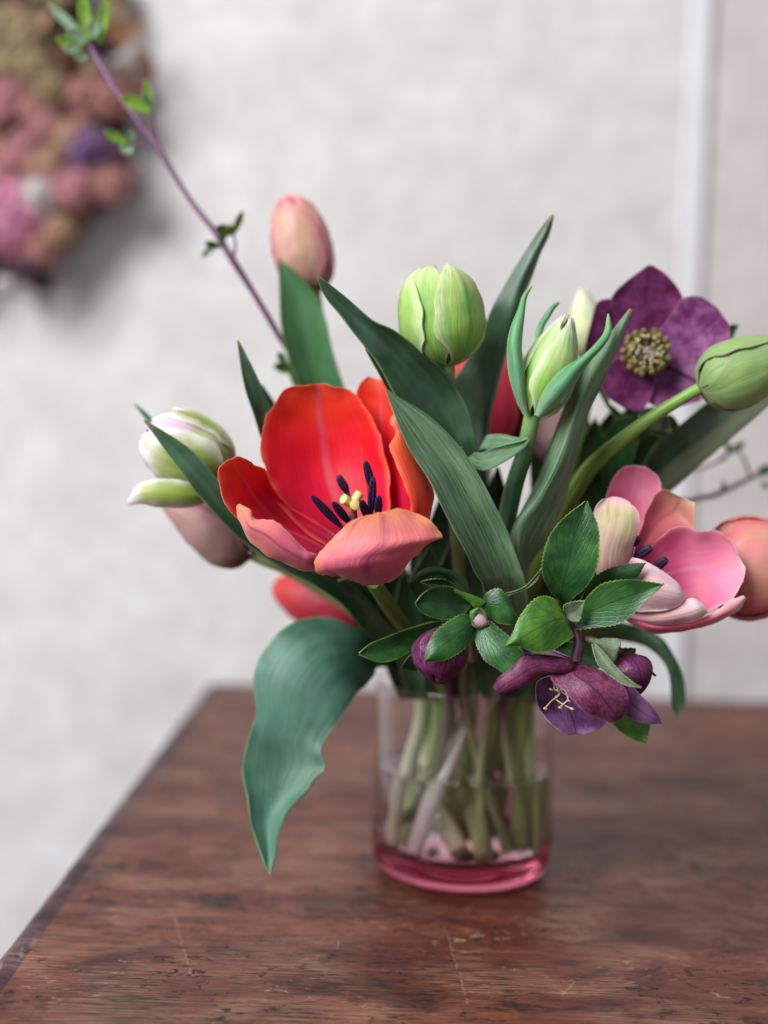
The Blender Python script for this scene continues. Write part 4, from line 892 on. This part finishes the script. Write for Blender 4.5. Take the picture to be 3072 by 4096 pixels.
for k in range(44):
    a = rnd.uniform(0, 2 * math.pi); rr = .0076 * math.sqrt(rnd.random())
    d = sx * math.cos(a) + sy * math.sin(a)
    e = cz + d * rr + toc * (.006 + .003 * rnd.random())
    mb = MB(); mb.tube([cz - toc * .001 + d * rr * .3, cz + d * rr * .9 + toc * .003, e], [.0003, .0003, .0004], 6, 6)
    f = mb.build('stamen', CREAMF, t)
    mb = MB(); mb.tube([e - toc * .0004, e + sx * .0003, e + toc * .0008], [.0004, .0008, .0004], 7, 6); mb.build('anther', CREAMF, f)
stem(t, STEM_HEL, [(830, 720, 65.8, 'c4'), (820, 900, 67.5, 'c4'), (700, 1250, 70, 'c4'), (1220, 1250, 72, 'D')], [(2.0, 1.8, 9.6), (1.2, 2.2, 5), (-.8, 3.0, 1.5)], [.2, .22, .24, .26, .26, .26, .26])
hleaf(t, 'c4', [(700, 1150), (560, 1040), (500, 960), (470, 900), (500, 930)], [(740, 1130), (640, 1150), (590, 1080), (560, 980), (502, 925)], [67, 66], [HEL_U, HEL_D], name='bract', teeth=10)
hleaf(t, 'c4', [(780, 1080), (900, 1080), (960, 1130), (990, 1200), (992, 1245)], [(800, 1180), (900, 1230), (950, 1240), (980, 1246), (994, 1248)], [66.5, 65.5], [BRACT, HEL_U], name='bract', teeth=0)
hleaf(t, 'c4', [(920, 1130), (1000, 1130), (1040, 1180), (1065, 1230), (1082, 1262)], [(860, 1260), (930, 1275), (1000, 1275), (1050, 1270), (1082, 1266)], [66.8, 66.2], [HEL_U, HEL_D], name='bract', teeth=0)
hleaf(t, 'c4', [(1250, 640), (1380, 540), (1410, 510), (1462, 508)], [(1300, 680), (1400, 620), (1430, 570), (1464, 512)], [67, 66.5], [HEL_D, HEL_U], name='bract', teeth=8)
hleaf(t, 'c4', [(520, 800), (600, 420), (630, 300), (645, 250)], [(560, 820), (640, 440), (650, 310), (648, 250)], [66.5, 66], [HEL_U, HEL_D], name='bract', teeth=0, nv=24)
# dark foliage deep in the bouquet
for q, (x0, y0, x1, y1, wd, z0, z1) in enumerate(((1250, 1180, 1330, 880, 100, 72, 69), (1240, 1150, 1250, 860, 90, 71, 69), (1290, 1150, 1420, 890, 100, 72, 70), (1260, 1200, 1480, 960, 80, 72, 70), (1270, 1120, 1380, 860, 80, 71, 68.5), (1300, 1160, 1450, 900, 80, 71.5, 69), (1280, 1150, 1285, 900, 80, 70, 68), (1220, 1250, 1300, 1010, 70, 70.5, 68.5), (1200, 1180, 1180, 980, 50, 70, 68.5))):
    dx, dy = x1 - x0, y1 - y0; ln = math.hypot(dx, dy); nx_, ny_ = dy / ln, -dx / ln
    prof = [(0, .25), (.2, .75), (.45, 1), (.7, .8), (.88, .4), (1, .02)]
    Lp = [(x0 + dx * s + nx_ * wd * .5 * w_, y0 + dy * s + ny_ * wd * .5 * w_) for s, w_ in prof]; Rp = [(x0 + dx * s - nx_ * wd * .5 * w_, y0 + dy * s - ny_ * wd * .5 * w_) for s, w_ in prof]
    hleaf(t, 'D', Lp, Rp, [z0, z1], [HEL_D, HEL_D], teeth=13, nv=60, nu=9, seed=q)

# cluster with the small bud, front centre
t = hellebore('hellebore sprig with a tiny tight bud ringed by toothed green leaves')
stem(t, STEM_HEL, [(930, 470, 57.6, 'c6'), (905, 600, 59, 'c6'), (900, 720, 62.5, 'c6'), (1010, 1410, 67, 'D')], [(-.2, -2.6, 9.4), (.8, -1.8, 5.5), (1.9, -1.4, 1.7)], [.15, .18, .21, .24, .24, .24, .24])
hleaf(t, 'c6', [(880, 330), (858, 215), (785, 152), (650, 117), (560, 138), (485, 205)][::1][0:6], [(860, 340), (838, 270), (760, 185), (650, 160), (560, 185), (490, 216)], [57.8, 57.6, 57.2, 56.9], [HEL_U, HEL_D], teeth=20, bulge=-.1)
hleaf(t, 'c6', [(900, 350), (830, 300), (740, 210), (640, 190), (560, 205)], [(860, 380), (760, 330), (660, 270), (600, 240), (550, 210)], [58.4, 58.2], [HEL_D, HEL_D], teeth=12)
hleaf(t, 'c6', [(885, 375), (800, 452), (700, 462), (600, 438), (540, 402), (508, 355)], [(880, 345), (790, 262), (700, 240), (618, 255), (548, 300), (508, 350)], [57.6, 57.0, 56.7, 56.6], [HEL_D, HEL_U], teeth=22, bulge=.2)
hleaf(t, 'c6', [(920, 490), (908, 560), (852, 642), (762, 702), (680, 732), (578, 743)], [(890, 440), (820, 436), (718, 490), (640, 560), (600, 640), (573, 740)], [57.3, 56.6, 56.2, 56.1], teeth=20, bulge=-.18, mats=[HEL, HEL_U])
hleaf(t, 'c6', [(940, 400), (985, 300), (1065, 260), (1112, 300), (1150, 385), (1198, 468)], [(960, 420), (1000, 432), (1060, 476), (1120, 487), (1160, 484), (1198, 474)], [57.4, 57, 56.9, 57], teeth=16, bulge=-.15)
hleaf(t, 'c6', [(945, 480), (1005, 470), (1090, 540), (1180, 620), (1228, 690), (1212, 780), (1208, 872)], [(925, 495), (912, 560), (930, 640), (980, 730), (1070, 790), (1150, 842), (1204, 873)], [57.3, 56.8, 56.4, 56.2, 56.1], teeth=24, bulge=-.15)
hleaf(t, 'c6', [(720, 600), (580, 640), (500, 662), (400, 722), (280, 744), (145, 692)], [(740, 470), (620, 482), (480, 518), (340, 570), (220, 622), (143, 686)], [60, 59.4, 58.6, 58.2], [HEL, HEL_D], teeth=0, nv=40)
hleaf(t, 'c6', [(600, 700), (540, 790), (480, 800), (425, 780)], [(560, 650), (500, 680), (455, 720), (423, 775)], [60.5, 59.5], [HEL, HEL_D], teeth=0, nv=24)
hleaf(t, 'c6', [(930, 385), (905, 372), (870, 335), (800, 290), (770, 262)], [(985, 345), (930, 318), (880, 298), (830, 282), (772, 260)], [57.0, 56.8], [HEL_L, HEL_U], teeth=9, bulge=-.08)
for L_, R_ed, m in (([(915, 495), (885, 460), (882, 410), (930, 382)], [(965, 520), (925, 490), (915, 430), (945, 388)], HEL_L), ([(950, 530), (925, 520), (905, 500), (885, 470)], [(985, 525), (965, 500), (930, 495), (890, 460)], HEL_L), ([(985, 500), (1000, 470), (985, 410), (945, 380)], [(960, 520), (980, 470), (965, 420), (935, 385)], HEL_L)):
    sheet('bract', t, [m, HEL_U], fr='c6', L=L_, R=R_ed, z=[56.9, 56.7], bulge=-.1, nv=16, nu=9, th=.04)
bb = empty_part = MB()
bud_c, bud_t = P(945, 515, 57.0, 'c6'), P(938, 408, 56.9, 'c6')
bud(t, bud_c, bud_t, .34, [plain('mauve_tight_bud', '#a4888c', '#8c6478', 300, .5)], n=4, half=60, pw=.7, seed=3, th=.03, name='sepal')

# nodding bud
t = hellebore('round closed plum hellebore bud nodding over the vase rim')
bud(t, P(700, 510, 57.8, 'c6'), P(665, 893, 57.4, 'c6'), 1.12, [HBUD], n=5, half=58, phi0=14, pw=.95, seed=8, off=.05, th=.05, name='sepal', tipw=.12)
stem(t, STEM_PLUM, [(700, 515, 57.8, 'c6'), (760, 470, 58, 'c6'), (860, 520, 59.5, 'c6'), (960, 1400, 67, 'D')], [(-1.0, -2.9, 9.4), (-1.8, -2.2, 5), (-2.8, .8, 1.7)], [.15, .17, .2, .24, .24, .24, .24])

# nodding open flower with the second leaf cluster
t = hellebore('drooping plum hellebore bloom with pale stamens under big toothed leaves')
HL = dict(teeth=24)
hleaf(t, 'c5', [(490, 870), (430, 800), (384, 700), (388, 600), (430, 480), (520, 370), (626, 292)], [(530, 870), (562, 830), (642, 755), (692, 650), (702, 520), (690, 415), (632, 292)], [58.2, 57.6, 57.1, 57, 57, 57.2], bulge=.2, teeth=26)
hleaf(t, 'c5', [(520, 930), (600, 895), (636, 835), (720, 762), (850, 738), (960, 746), (1072, 757)], [(520, 980), (570, 1012), (680, 1002), (800, 986), (892, 930), (970, 850), (1072, 760)], [57.4, 56.8, 56.4, 56.2, 56.2], bulge=.15, teeth=26)
hleaf(t, 'c5', [(600, 800), (700, 705), (800, 660), (880, 645), (966, 637)], [(640, 830), (750, 765), (850, 745), (912, 728), (968, 640)], [58.6, 58, 57.8], [HEL_D, HEL_U], bulge=-.05, teeth=20)
hleaf(t, 'c5', [(520, 1010), (560, 1045), (500, 1092), (420, 1138), (330, 1142), (258, 1112), (178, 1108)], [(480, 930), (472, 870), (402, 833), (330, 853), (252, 950), (218, 1030), (176, 1104)], [57.2, 56.4, 55.9, 55.7, 55.6], [HEL_L, HEL_U], bulge=-.2, teeth=26)
hleaf(t, 'c5', [(500, 920), (505, 880), (560, 860), (622, 850)], [(530, 960), (560, 968), (595, 955), (624, 853)], [56.6, 56.2], [BRACT, BRACT], teeth=8, nv=40, name='bract')
hleaf(t, 'c5', [(560, 900), (700, 840), (690, 760), (680, 690)], [(580, 880), (630, 800), (650, 740), (678, 690)], [58.8, 58.4], [HEL_D, HEL_D], teeth=10, nv=48)
hleaf(t, 'c5', [(180, 830), (230, 812), (300, 785), (355, 735), (384, 660)], [(170, 812), (220, 800), (285, 770), (335, 720), (380, 658)], [58.8, 58.6], [HEL_U, HEL_D], teeth=14, bulge=.05)
stem(t, STEM_HEL, [(495, 930, 57.6, 'c5'), (500, 1000, 59, 'c5'), (1140, 1420, 67.5, 'D')], [(1.2, -2.8, 9.4), (.6, -3.0, 5.5), (.9, -3.2, 2.0)], [.16, .2, .24, .24, .24, .24])
mb = MB(); mb.tube([P(495, 930, 57.5, 'c5'), P(560, 1010, 57.2, 'c5'), P(585, 1090, 57, 'c5'), P(572, 1195, 57, 'c5')], [.0015, .0019, .0020, .0026], 12, 20); mb.build('flower_stalk', STALK, t)
SQ = dict(nv=40, nu=19, rum=.16, th=.04)
sheet('sepal', t, [SEP_OUT, SEP_IN], fr='cH', bulge=[-.1, -.3, -.3, -.26, -.2, -.14, -.08, 0], curl=-.12, ruffle=.2, z=[57.2, 56.6, 56.3, 56.1, 56, 56, 56.1], seed=1, L=[(790, 600), (770, 650), (700, 684), (560, 666), (430, 706), (300, 766), (200, 822), (112, 852)], R=[(780, 520), (690, 500), (560, 478), (420, 472), (306, 508), (200, 600), (85, 690), (46, 780)], **SQ)
sheet('sepal', t, [SEP_IN, SEP_OUT], fr='cH', bulge=[.1, .4, .6, .7, .6, .3, .1], z=[57.6, 57.8, 57.7, 57.4, 57.1, 57], seed=2, L=[(800, 600), (860, 780), (930, 900), (1010, 1000), (1045, 1065), (985, 1122), (850, 1168)], R=[(760, 600), (560, 668), (436, 720), (430, 860), (490, 1000), (600, 1112), (720, 1184)], **SQ)
sheet('sepal', t, [SEP_OUT, SEP_IN], fr='cH', bulge=[-.1, -.3, -.36, -.36, -.3, -.2, -.05], curl=.08, ruffle=.2, fold=.3, z=[57.1, 56.5, 56.1, 55.9, 55.9, 56, 56.1], seed=3, L=[(850, 570), (960, 615), (1085, 680), (1192, 770), (1232, 870), (1226, 970), (1185, 1042)], R=[(780, 570), (570, 676), (680, 790), (780, 890), (890, 980), (1030, 1048), (1120, 1064)], **SQ)
sheet('sepal', t, [SEP_IN, SEP_IN], fr='cH', bulge=[-.1, -.2, -.2, -.2, -.1, -.05, 0], z=[57.5, 57.2, 57, 56.9, 56.9], seed=4, L=[(860, 570), (1100, 660), (1250, 740), (1345, 850), (1432, 930), (1495, 1005), (1546, 1088)], R=[(860, 620), (1020, 800), (1150, 930), (1240, 1020), (1330, 1070), (1440, 1092), (1544, 1094)], **SQ)
sheet('sepal', t, [SEP_IN, SEP_OUT], fr='cH', bulge=.1, z=[57.6, 58, 58.2], seed=5, L=[(800, 560), (660, 500), (500, 480), (380, 480), (300, 490)], R=[(790, 530), (640, 470), (540, 430), (400, 410), (296, 418)], nv=24, nu=11, th=.05)
rnd = random.Random(3)
for pts in ([(610, 650), (600, 740), (640, 830), (570, 890), (508, 960)], [(620, 650), (650, 800), (700, 840), (712, 880), (640, 950)], [(620, 660), (630, 820), (600, 870), (680, 930), (745, 962)], [(600, 660), (610, 740), (595, 735)], [(630, 690), (660, 800), (610, 805), (560, 790)], [(640, 660), (690, 800), (705, 850), (715, 890)], [(600, 680), (590, 780), (620, 800)]):
    w = [P(x, y, 57.1 - .12 * i, 'cH') for i, (x, y) in enumerate(pts)]
    mb = MB(); mb.tube(w, [.0003] * len(w), 7, 18); f = mb.build('stamen', CREAMF, t)
    mb = MB(); mb.tube([w[-1] + np.array([-.0006, 0, .0002]), w[-1], w[-1] + np.array([.0008, 0, -.0003])], [.0003, .0006, .0004], 8, 6); mb.build('anther', CREAMF, f)
# bracts and small bud beside it
mb = MB(); mb.tube([P(780, 330, 57.6, 'cH'), P(860, 345, 57.4, 'cH'), P(940, 365, 57.2, 'cH'), P(985, 420, 57.2, 'cH')], [.0014, .0016, .0018, .0014], 10, 14); mb.build('side_stalk', STEM_HEL, t)
hleaf(t, 'cH', [(930, 370), (1000, 440), (1090, 540), (1180, 640), (1280, 722), (1366, 772)], [(925, 390), (945, 460), (995, 585), (1100, 675), (1220, 752), (1362, 780)], [57.1, 56.4, 55.8, 55.6], [BRACT, BRACT], teeth=18, bulge=.15, name='bract')
hleaf(t, 'cH', [(920, 350), (1000, 345), (1100, 350), (1150, 352), (1180, 372)], [(950, 390), (1010, 440), (1080, 540), (1140, 520), (1176, 400)], [57.1, 56.8], [BRACT, BRACT], teeth=14, bulge=-.15, name='bract')
hleaf(t, 'cH', [(1120, 440), (1210, 425), (1310, 430), (1320, 490), (1400, 560), (1492, 672)], [(1140, 500), (1220, 500), (1290, 510), (1350, 610), (1420, 640), (1488, 676)], [58.4, 58.2], [HEL_D, HEL_U], teeth=12, bulge=.05, name='bract')
hleaf(t, 'cH', [(1060, 1020), (1250, 1000), (1424, 1090), (1418, 1180), (1400, 1268)], [(1060, 1060), (1090, 1080), (1180, 1162), (1290, 1232), (1394, 1268)], [58.6, 58.2, 58], [HEL_L, HEL_U], teeth=16, bulge=.1)
hleaf(t, 'cH', [(800, 420), (860, 380), (920, 400), (1000, 560)], [(800, 560), (850, 600), (930, 620), (1000, 600)], [59, 58.8], [HEL_D, HEL_D], teeth=8, nv=40)
hleaf(t, 'cH', [(760, 520), (700, 490), (620, 470), (560, 440)], [(760, 380), (700, 370), (640, 400), (570, 420)], [58.8, 58.6], [HEL_D, HEL_D], teeth=8, nv=40)
t = hellebore('small plum hellebore bud tucked to the right of the drooping bloom')
bud(t, P(1190, 480, 57.9, 'cH'), P(1335, 850, 57.6, 'cH'), .92, [HBUD, SEP_OUT], n=5, half=58, phi0=20, pw=.85, seed=11, off=.05, th=.05, name='sepal')
stem(t, STEM_PLUM, [(1190, 485, 57.9, 'cH'), (1130, 430, 58.6, 'cH'), (1000, 480, 60.5, 'cH'), (1170, 1420, 68, 'D')], [(1.8, -2.4, 9.4), (2.4, -2.4, 5), (2.9, -2.0, 2.0)], [.15, .17, .2, .24, .24, .24, .24])

# ------------------------------------------------------------------ deep filler leaves of the tulips round the vase mouth
# ------------------------------------------------------------------ twigs
t = empty('twig', tuple(V(0, 0, 1.2)), 'long slender purple twig with sprouting leaves reaching to the upper left', 'twig', 'budding twigs')
stem(t, TWIGM, [(525, 250, 73, 'c1'), (650, 462, 72.6, 'c1'), (760, 632, 72.2, 'c1'), (870, 782, 71.9, 'c1'), (955, 890, 71.6, 'c1'), (1055, 1062, 71.2, 'c1'), (1180, 1250, 70.8, 'c1'), (1295, 1395, 70.4, 'c1'), (1405, 1570, 70, 'c1'), (1510, 1735, 70, 'c1'), (1659, 1985, 70.2, 'c1'), (680, 870, 71, 'D'), (800, 1250, 72, 'D')], [(-.6, 2.0, 9.6), (.6, 2.4, 5), (1.9, 1.8, 1.5)], [.12, .13, .13, .14, .17, .13, .13, .16, .19, .15, .15, .17, .2, .22, .22, .22], k=90)
mb = MB(); mb.tube([P(955, 890, 71.6, 'c1'), P(935, 780, 71.4, 'c1'), P(915, 670, 71.2, 'c1')], [.0008, .0006, .0005], 8, 10); mb.build('side_shoot', TWIGM, t)
mb = MB(); mb.tube([P(1405, 1570, 70, 'c1'), P(1420, 1480, 69.8, 'c1'), P(1405, 1400, 69.7, 'c1')], [.0008, .0006, .0005], 8, 10); mb.build('side_shoot', TWIGM, t)
def tleaf(x0, y0, x1, y1, wd, z, m, fr='c1', par=None, bend=0.0):
    dx, dy = x1 - x0, y1 - y0; ln = math.hypot(dx, dy) + 1e-6; nx_, ny_ = dy / ln, -dx / ln
    prof = [(0, .2), (.25, .75), (.5, 1), (.75, .8), (1, .06)]
    Lp = [(x0 + dx * s + nx_ * (wd * .5 * w_ + bend * s * (1 - s)), y0 + dy * s + ny_ * (wd * .5 * w_ + bend * s * (1 - s))) for s, w_ in prof]
    Rp = [(x0 + dx * s - nx_ * (wd * .5 * w_ - bend * s * (1 - s)), y0 + dy * s - ny_ * (wd * .5 * w_ - bend * s * (1 - s))) for s, w_ in prof]
    sheet('leaf', par or t, [m, m], fr=fr, L=Lp, R=Rp, z=[z, z - .5], bulge=.12, nv=14, nu=7, th=.04)
for a in ((530, 260, 500, 0, 75, 72.8, TWLEAF), (540, 250, 490, -60, 80, 73, TWLEAF), (600, 260, 640, 20, 60, 72.6, TWLEAF), (590, 250, 650, -30, 62, 72.8, TWLEAF), (520, 240, 290, 20, 60, 73.2, TWLEAF_P), (560, 230, 570, 110, 80, 72.4, TWLEAF_P), (520, 250, 400, 190, 90, 72.6, TWLEAF_P), (500, 290, 340, 230, 70, 72.4, TWLEAF), (530, 330, 450, 345, 60, 72.4, TWLEAF_P), (480, 280, 380, 300, 60, 72.2, TWLEAF_P),
          (915, 670, 725, 580, 85, 71.2, TWLEAF), (915, 665, 875, 480, 55, 71.1, TWLEAF), (905, 640, 870, 560, 40, 71, TWLEAF_P), (770, 865, 630, 790, 60, 71.6, TWLEAF), (790, 870, 740, 920, 80, 71.8, TWLEAF_P), (780, 850, 800, 790, 50, 71.8, TWLEAF_P),
          (1410, 1410, 1465, 1270, 42, 69.7, TWLEAF_D), (1405, 1410, 1300, 1370, 70, 69.8, TWLEAF_D), (1330, 1490, 1235, 1465, 45, 70, TWLEAF_D), (1300, 1480, 1215, 1550, 45, 70.2, TWLEAF_P), (1330, 1470, 1360, 1370, 50, 69.9, TWLEAF_D), (1400, 1420, 1385, 1350, 40, 69.8, TWLEAF)):
    tleaf(*a)
mb = MB(); mb.tube([P(790, 870, 71.8, 'c1'), P(870, 880, 71.7, 'c1'), P(955, 890, 71.6, 'c1')], [.0004, .0005, .0006], 7, 8); mb.build('side_shoot', TWIGM, t)
for a in ((690, 900, 620, 780, 30, 71, TWLEAF_D), (640, 800, 590, 790, 22, 71, TWLEAF_D), (620, 790, 600, 760, 18, 71, TWLEAF_P)): tleaf(*a, fr='D')

t = empty('twig', tuple(V(0, 0, 1.2)), 'blurred dark twig with small buds leaving the frame at the right', 'twig', 'budding twigs')
stem(t, TWIGM, [(1800, 900, 78, 'cR'), (1659, 985, 77.5, 'cR'), (1420, 1095, 77, 'cR'), (1200, 1205, 76.5, 'cR'), (900, 1340, 76, 'cR'), (620, 1405, 75.5, 'cR'), (0, 1700, 75, 'cR')], [(2.6, 2.4, 9.6), (2.0, 2.8, 5), (-1.4, 3.2, 1.5)], [.08, .1, .12, .13, .15, .14, .18, .2, .2, .2])
mb = MB(); mb.tube([P(1420, 1095, 77, 'cR'), P(1330, 860, 76.8, 'cR'), P(1240, 690, 76.6, 'cR')], [.0008, .0008, .0006], 8, 10); mb.build('side_shoot', TWLEAF_D, t)
mb = MB(); mb.tube([P(620, 1000, 75, 'cR'), P(800, 940, 75.5, 'cR'), P(960, 860, 76, 'cR'), P(1100, 760, 76.4, 'cR')], [.0006, .0007, .0008, .0008], 8, 12); mb.build('side_shoot', TWIGM, t)
for a in ((1100, 760, 1080, 560, 70, 76.4, TWLEAF_D), (1110, 750, 1340, 590, 100, 76.5, TWLEAF_D), (1100, 770, 960, 860, 60, 76.4, TWIGM), (1500, 1060, 1720, 930, 150, 77, TWLEAF_D), (1560, 1160, 1680, 1240, 70, 77, TWLEAF_D), (1040, 1300, 1030, 1130, 60, 76, TWLEAF_P)):
    tleaf(*a, fr='cR', par=t)

# ------------------------------------------------------------------ dried wreath on the wall
wc = on_plane(-190, 205, 'D', 1, WALL_Y - .028)
RW = .165; rt = .042
wreath = empty('dried_wreath', (wc[0], WALL_Y, wc[2]), 'blurred wreath of dried pink and brown flowers hung on the wall at upper left', 'wreath')
M_ring = plain('dark_twig_ring', '#2a1c1a', '#4c3a2c', 90, .8, .2, .6)
mb = MB(); k = 48
ang = np.linspace(0, 2 * math.pi, k)
mb.tube([wc + np.array([math.cos(a) * (RW - .02), .008, math.sin(a) * (RW - .02)]) for a in ang], [.034] * k, 12, 96, cap=False)
mb.build('ring_base', M_ring, wreath)
def dcol(n, a, b): return plain(n, a, b, 160, .8, .15, .4, transl=.12, sheen=.2)
DC = {'pink': dcol('dried_pink', '#a86a70', '#c0868a'), 'rose': dcol('dried_rose', '#c0708e', '#d492ae'), 'salmon': dcol('dried_salmon', '#9c645c', '#b48078'), 'beige': dcol('dried_beige', '#8a7658', '#ae9876'), 'brown': dcol('dried_brown', '#4c3020', '#6c4430'), 'rust': dcol('dried_rust', '#6c4630', '#86603f'), 'violet': dcol('dried_violet', '#5c3c64', '#8c6890'), 'white': dcol('dried_white', '#c0b4b0', '#d8d0cc'), 'tan': dcol('dried_tan', '#a87c64', '#bc947c'), 'plum': dcol('dried_plum', '#341a2a', '#4c2a3c')}
def floret_mesh(kind, seed):
    rnd = random.Random(seed); mb = MB()
    if kind == 'leaf':
        G = np.empty((9, 5, 3))
        for i in range(9):
            v = i / 8
            for j in range(5):
                u = j / 4 * 2 - 1
                w_ = .35 * math.sin(math.pi * min(.98, v + .04)) ** .7
                G[i, j] = (u * w_, v * 1.5 - .3, .25 * math.sin(3 * v) + .15 * u * u + .05 * rnd.uniform(-1, 1))
        mb.shell(G, .03, (0, 0))
    else:
        # a dried head: petals closing round a ball
        for r_i, (np_, lat0, lat1) in enumerate(((7, -.5, .55), (6, -.1, 1.0), (4, .3, 1.4))):
            for q in range(np_):
                a0 = 2 * math.pi * (q + r_i * .5) / np_ + rnd.uniform(-.15, .15); R0 = 1.0 - .07 * r_i + rnd.uniform(-.05, .05)
                G = np.empty((6, 5, 3))
                for i in range(6):
                    v = i / 5; la = lat0 + (lat1 - lat0) * v
                    wv = (.62 if r_i < 2 else .8) * math.sin(math.pi * min(.9, v * .75 + .2)) ** .6
                    fl = R0 * (1 + .18 * max(0, v - .7) * (2 - r_i))
                    for j in range(5):
                        u = j / 4 * 2 - 1; a = a0 + u * wv
                        rr = fl * (1 + .04 * u * u)
                        G[i, j] = (rr * math.cos(la) * math.cos(a), rr * math.cos(la) * math.sin(a), rr * math.sin(la) * .8)
                mb.shell(G, .03, (0, 0))
    return mb
def make_proto(name, kind, seed, mat):
    o = floret_mesh(kind, seed).build(name, [mat]); me = o.data
    bpy.data.objects.remove(o)
    return me
PROTO = {}
for kn, mat in DC.items():
    for kind in ('floret', 'leaf'):
        PROTO[kn, kind] = [make_proto('dried_' + kind, kind, s * 7 + len(PROTO), mat) for s in range(2)]
def wpiece(x, y, size, kn, kind, lift, rnd):
    """x, y in full-view pixels, size cm"""
    p = on_plane(x, y, 'D', 1, WALL_Y - lift)
    o = bpy.data.objects.new('dried_flower' if kind == 'floret' else 'dried_leaf', rnd.choice(PROTO[kn, kind]))
    scene.collection.objects.link(o); o.parent = wreath
    dirn = Vector((p[0] - wc[0], 0, p[2] - wc[2])); dirn = dirn.normalized() if dirn.length > .001 else Vector((1, 0, 0))
    nrm = (Vector((0, -1, 0)) * 1.1 + dirn * rnd.uniform(-.1, .8) + Vector((rnd.uniform(-.4, .4), rnd.uniform(-.2, .2), rnd.uniform(-.4, .4)))).normalized()
    q = nrm.to_track_quat('Z', 'Y').to_matrix().to_4x4()
    o.matrix_basis = Matrix.Translation(Vector(p) - wreath.location) @ q @ Matrix.Rotation(rnd.uniform(0, 6.28), 4, 'Z') @ Matrix.Scale(size / 100, 4)
rnd = random.Random(21)
PXM = 3000 / (WALL_Y * 100)     # full-view pixels for a centimetre near the wall
def cx(p): return p
# pieces picked out in the photograph
for x, y, s, kn, kind in ((25, 470, 3.0, 'rose', 'floret'), (10, 500, 1.8, 'rose', 'floret'), (80, 425, 1.5, 'white', 'floret'), (160, 410, 1.7, 'pink', 'floret'), (175, 395, 1.2, 'pink', 'floret'), (195, 330, 1.8, 'violet', 'floret'), (190, 320, 1.0, 'violet', 'floret'), (245, 400, 1.5, 'salmon', 'floret'), (215, 220, 1.6, 'salmon', 'leaf'), (190, 210, 1.6, 'salmon', 'floret'), (240, 215, 1.5, 'salmon', 'floret'), (100, 270, 1.2, 'pink', 'floret'), (20, 210, 1.4, 'pink', 'floret'), (0, 230, 1.5, 'pink', 'floret'), (130, 500, 1.2, 'tan', 'floret'), (12, 620, .8, 'white', 'floret'), (270, 100, 2.1, 'rust', 'leaf'), (300, 120, 1.8, 'rust', 'leaf'), (250, 60, 2.0, 'rust', 'leaf'), (20, 130, 1.5, 'beige', 'floret'), (70, 150, 1.6, 'beige', 'floret'), (10, 60, 1.6, 'beige', 'floret'), (60, 70, 1.6, 'beige', 'floret'), (110, 190, 1.3, 'beige', 'floret'), (30, 350, 1.5, 'pink', 'floret'), (60, 320, 1.4, 'pink', 'floret'), (120, 345, 1.4, 'tan', 'floret'), (90, 380, 1.2, 'salmon', 'floret'), (10, 400, 1.3, 'salmon', 'floret'), (150, 300, 1.4, 'tan', 'floret'), (75, 235, 1.3, 'salmon', 'floret'), (225, 370, 1.1, 'plum', 'floret'), (200, 450, 1.2, 'plum', 'leaf'), (90, 540, 1.3, 'salmon', 'floret'), (60, 590, 1.0, 'plum', 'floret'), (285, 395, 1.0, 'salmon', 'leaf'), (170, 470, 1.0, 'brown', 'floret'), (270, 330, 1.0, 'plum', 'leaf'), (150, 130, 1.3, 'brown', 'floret'), (200, 90, 1.2, 'plum', 'floret')):
    wpiece(x, y, s * 1.25, kn, kind, .056 + rnd.uniform(-.006, .008), rnd)
# the rest of the ring
for k in range(225):
    a = rnd.uniform(-1.35, .75) if k < 165 else rnd.uniform(0, 2 * math.pi); rr = RW - .012 + rnd.uniform(-1.2, 1) * .072
    px = -190 + math.cos(a) * rr * 100 * PXM; py = 205 - math.sin(a) * rr * 100 * PXM
    t_ = abs((rr - (RW - .012)) / .075); lift = .05 * math.sqrt(max(.05, 1 - t_ * t_)) + rnd.uniform(-.004, .004)
    up = math.sin(a)
    if up > .1: kn = rnd.choice(['beige', 'beige', 'tan', 'rust', 'plum', 'tan', 'brown'])
    elif up > -.25: kn = rnd.choice(['salmon', 'pink', 'salmon', 'pink', 'plum', 'tan', 'violet'])
    else: kn = rnd.choice(['pink', 'pink', 'rose', 'salmon', 'tan', 'white', 'plum', 'plum'])
    wpiece(px, py, rnd.choice([.8, .9, 1.0, 1.2, 1.5]) if kn not in ('plum', 'brown') else 1.0, kn, rnd.choice(['floret', 'floret', 'leaf']), lift + (-.012 if kn in ('plum', 'brown') else .004), rnd)
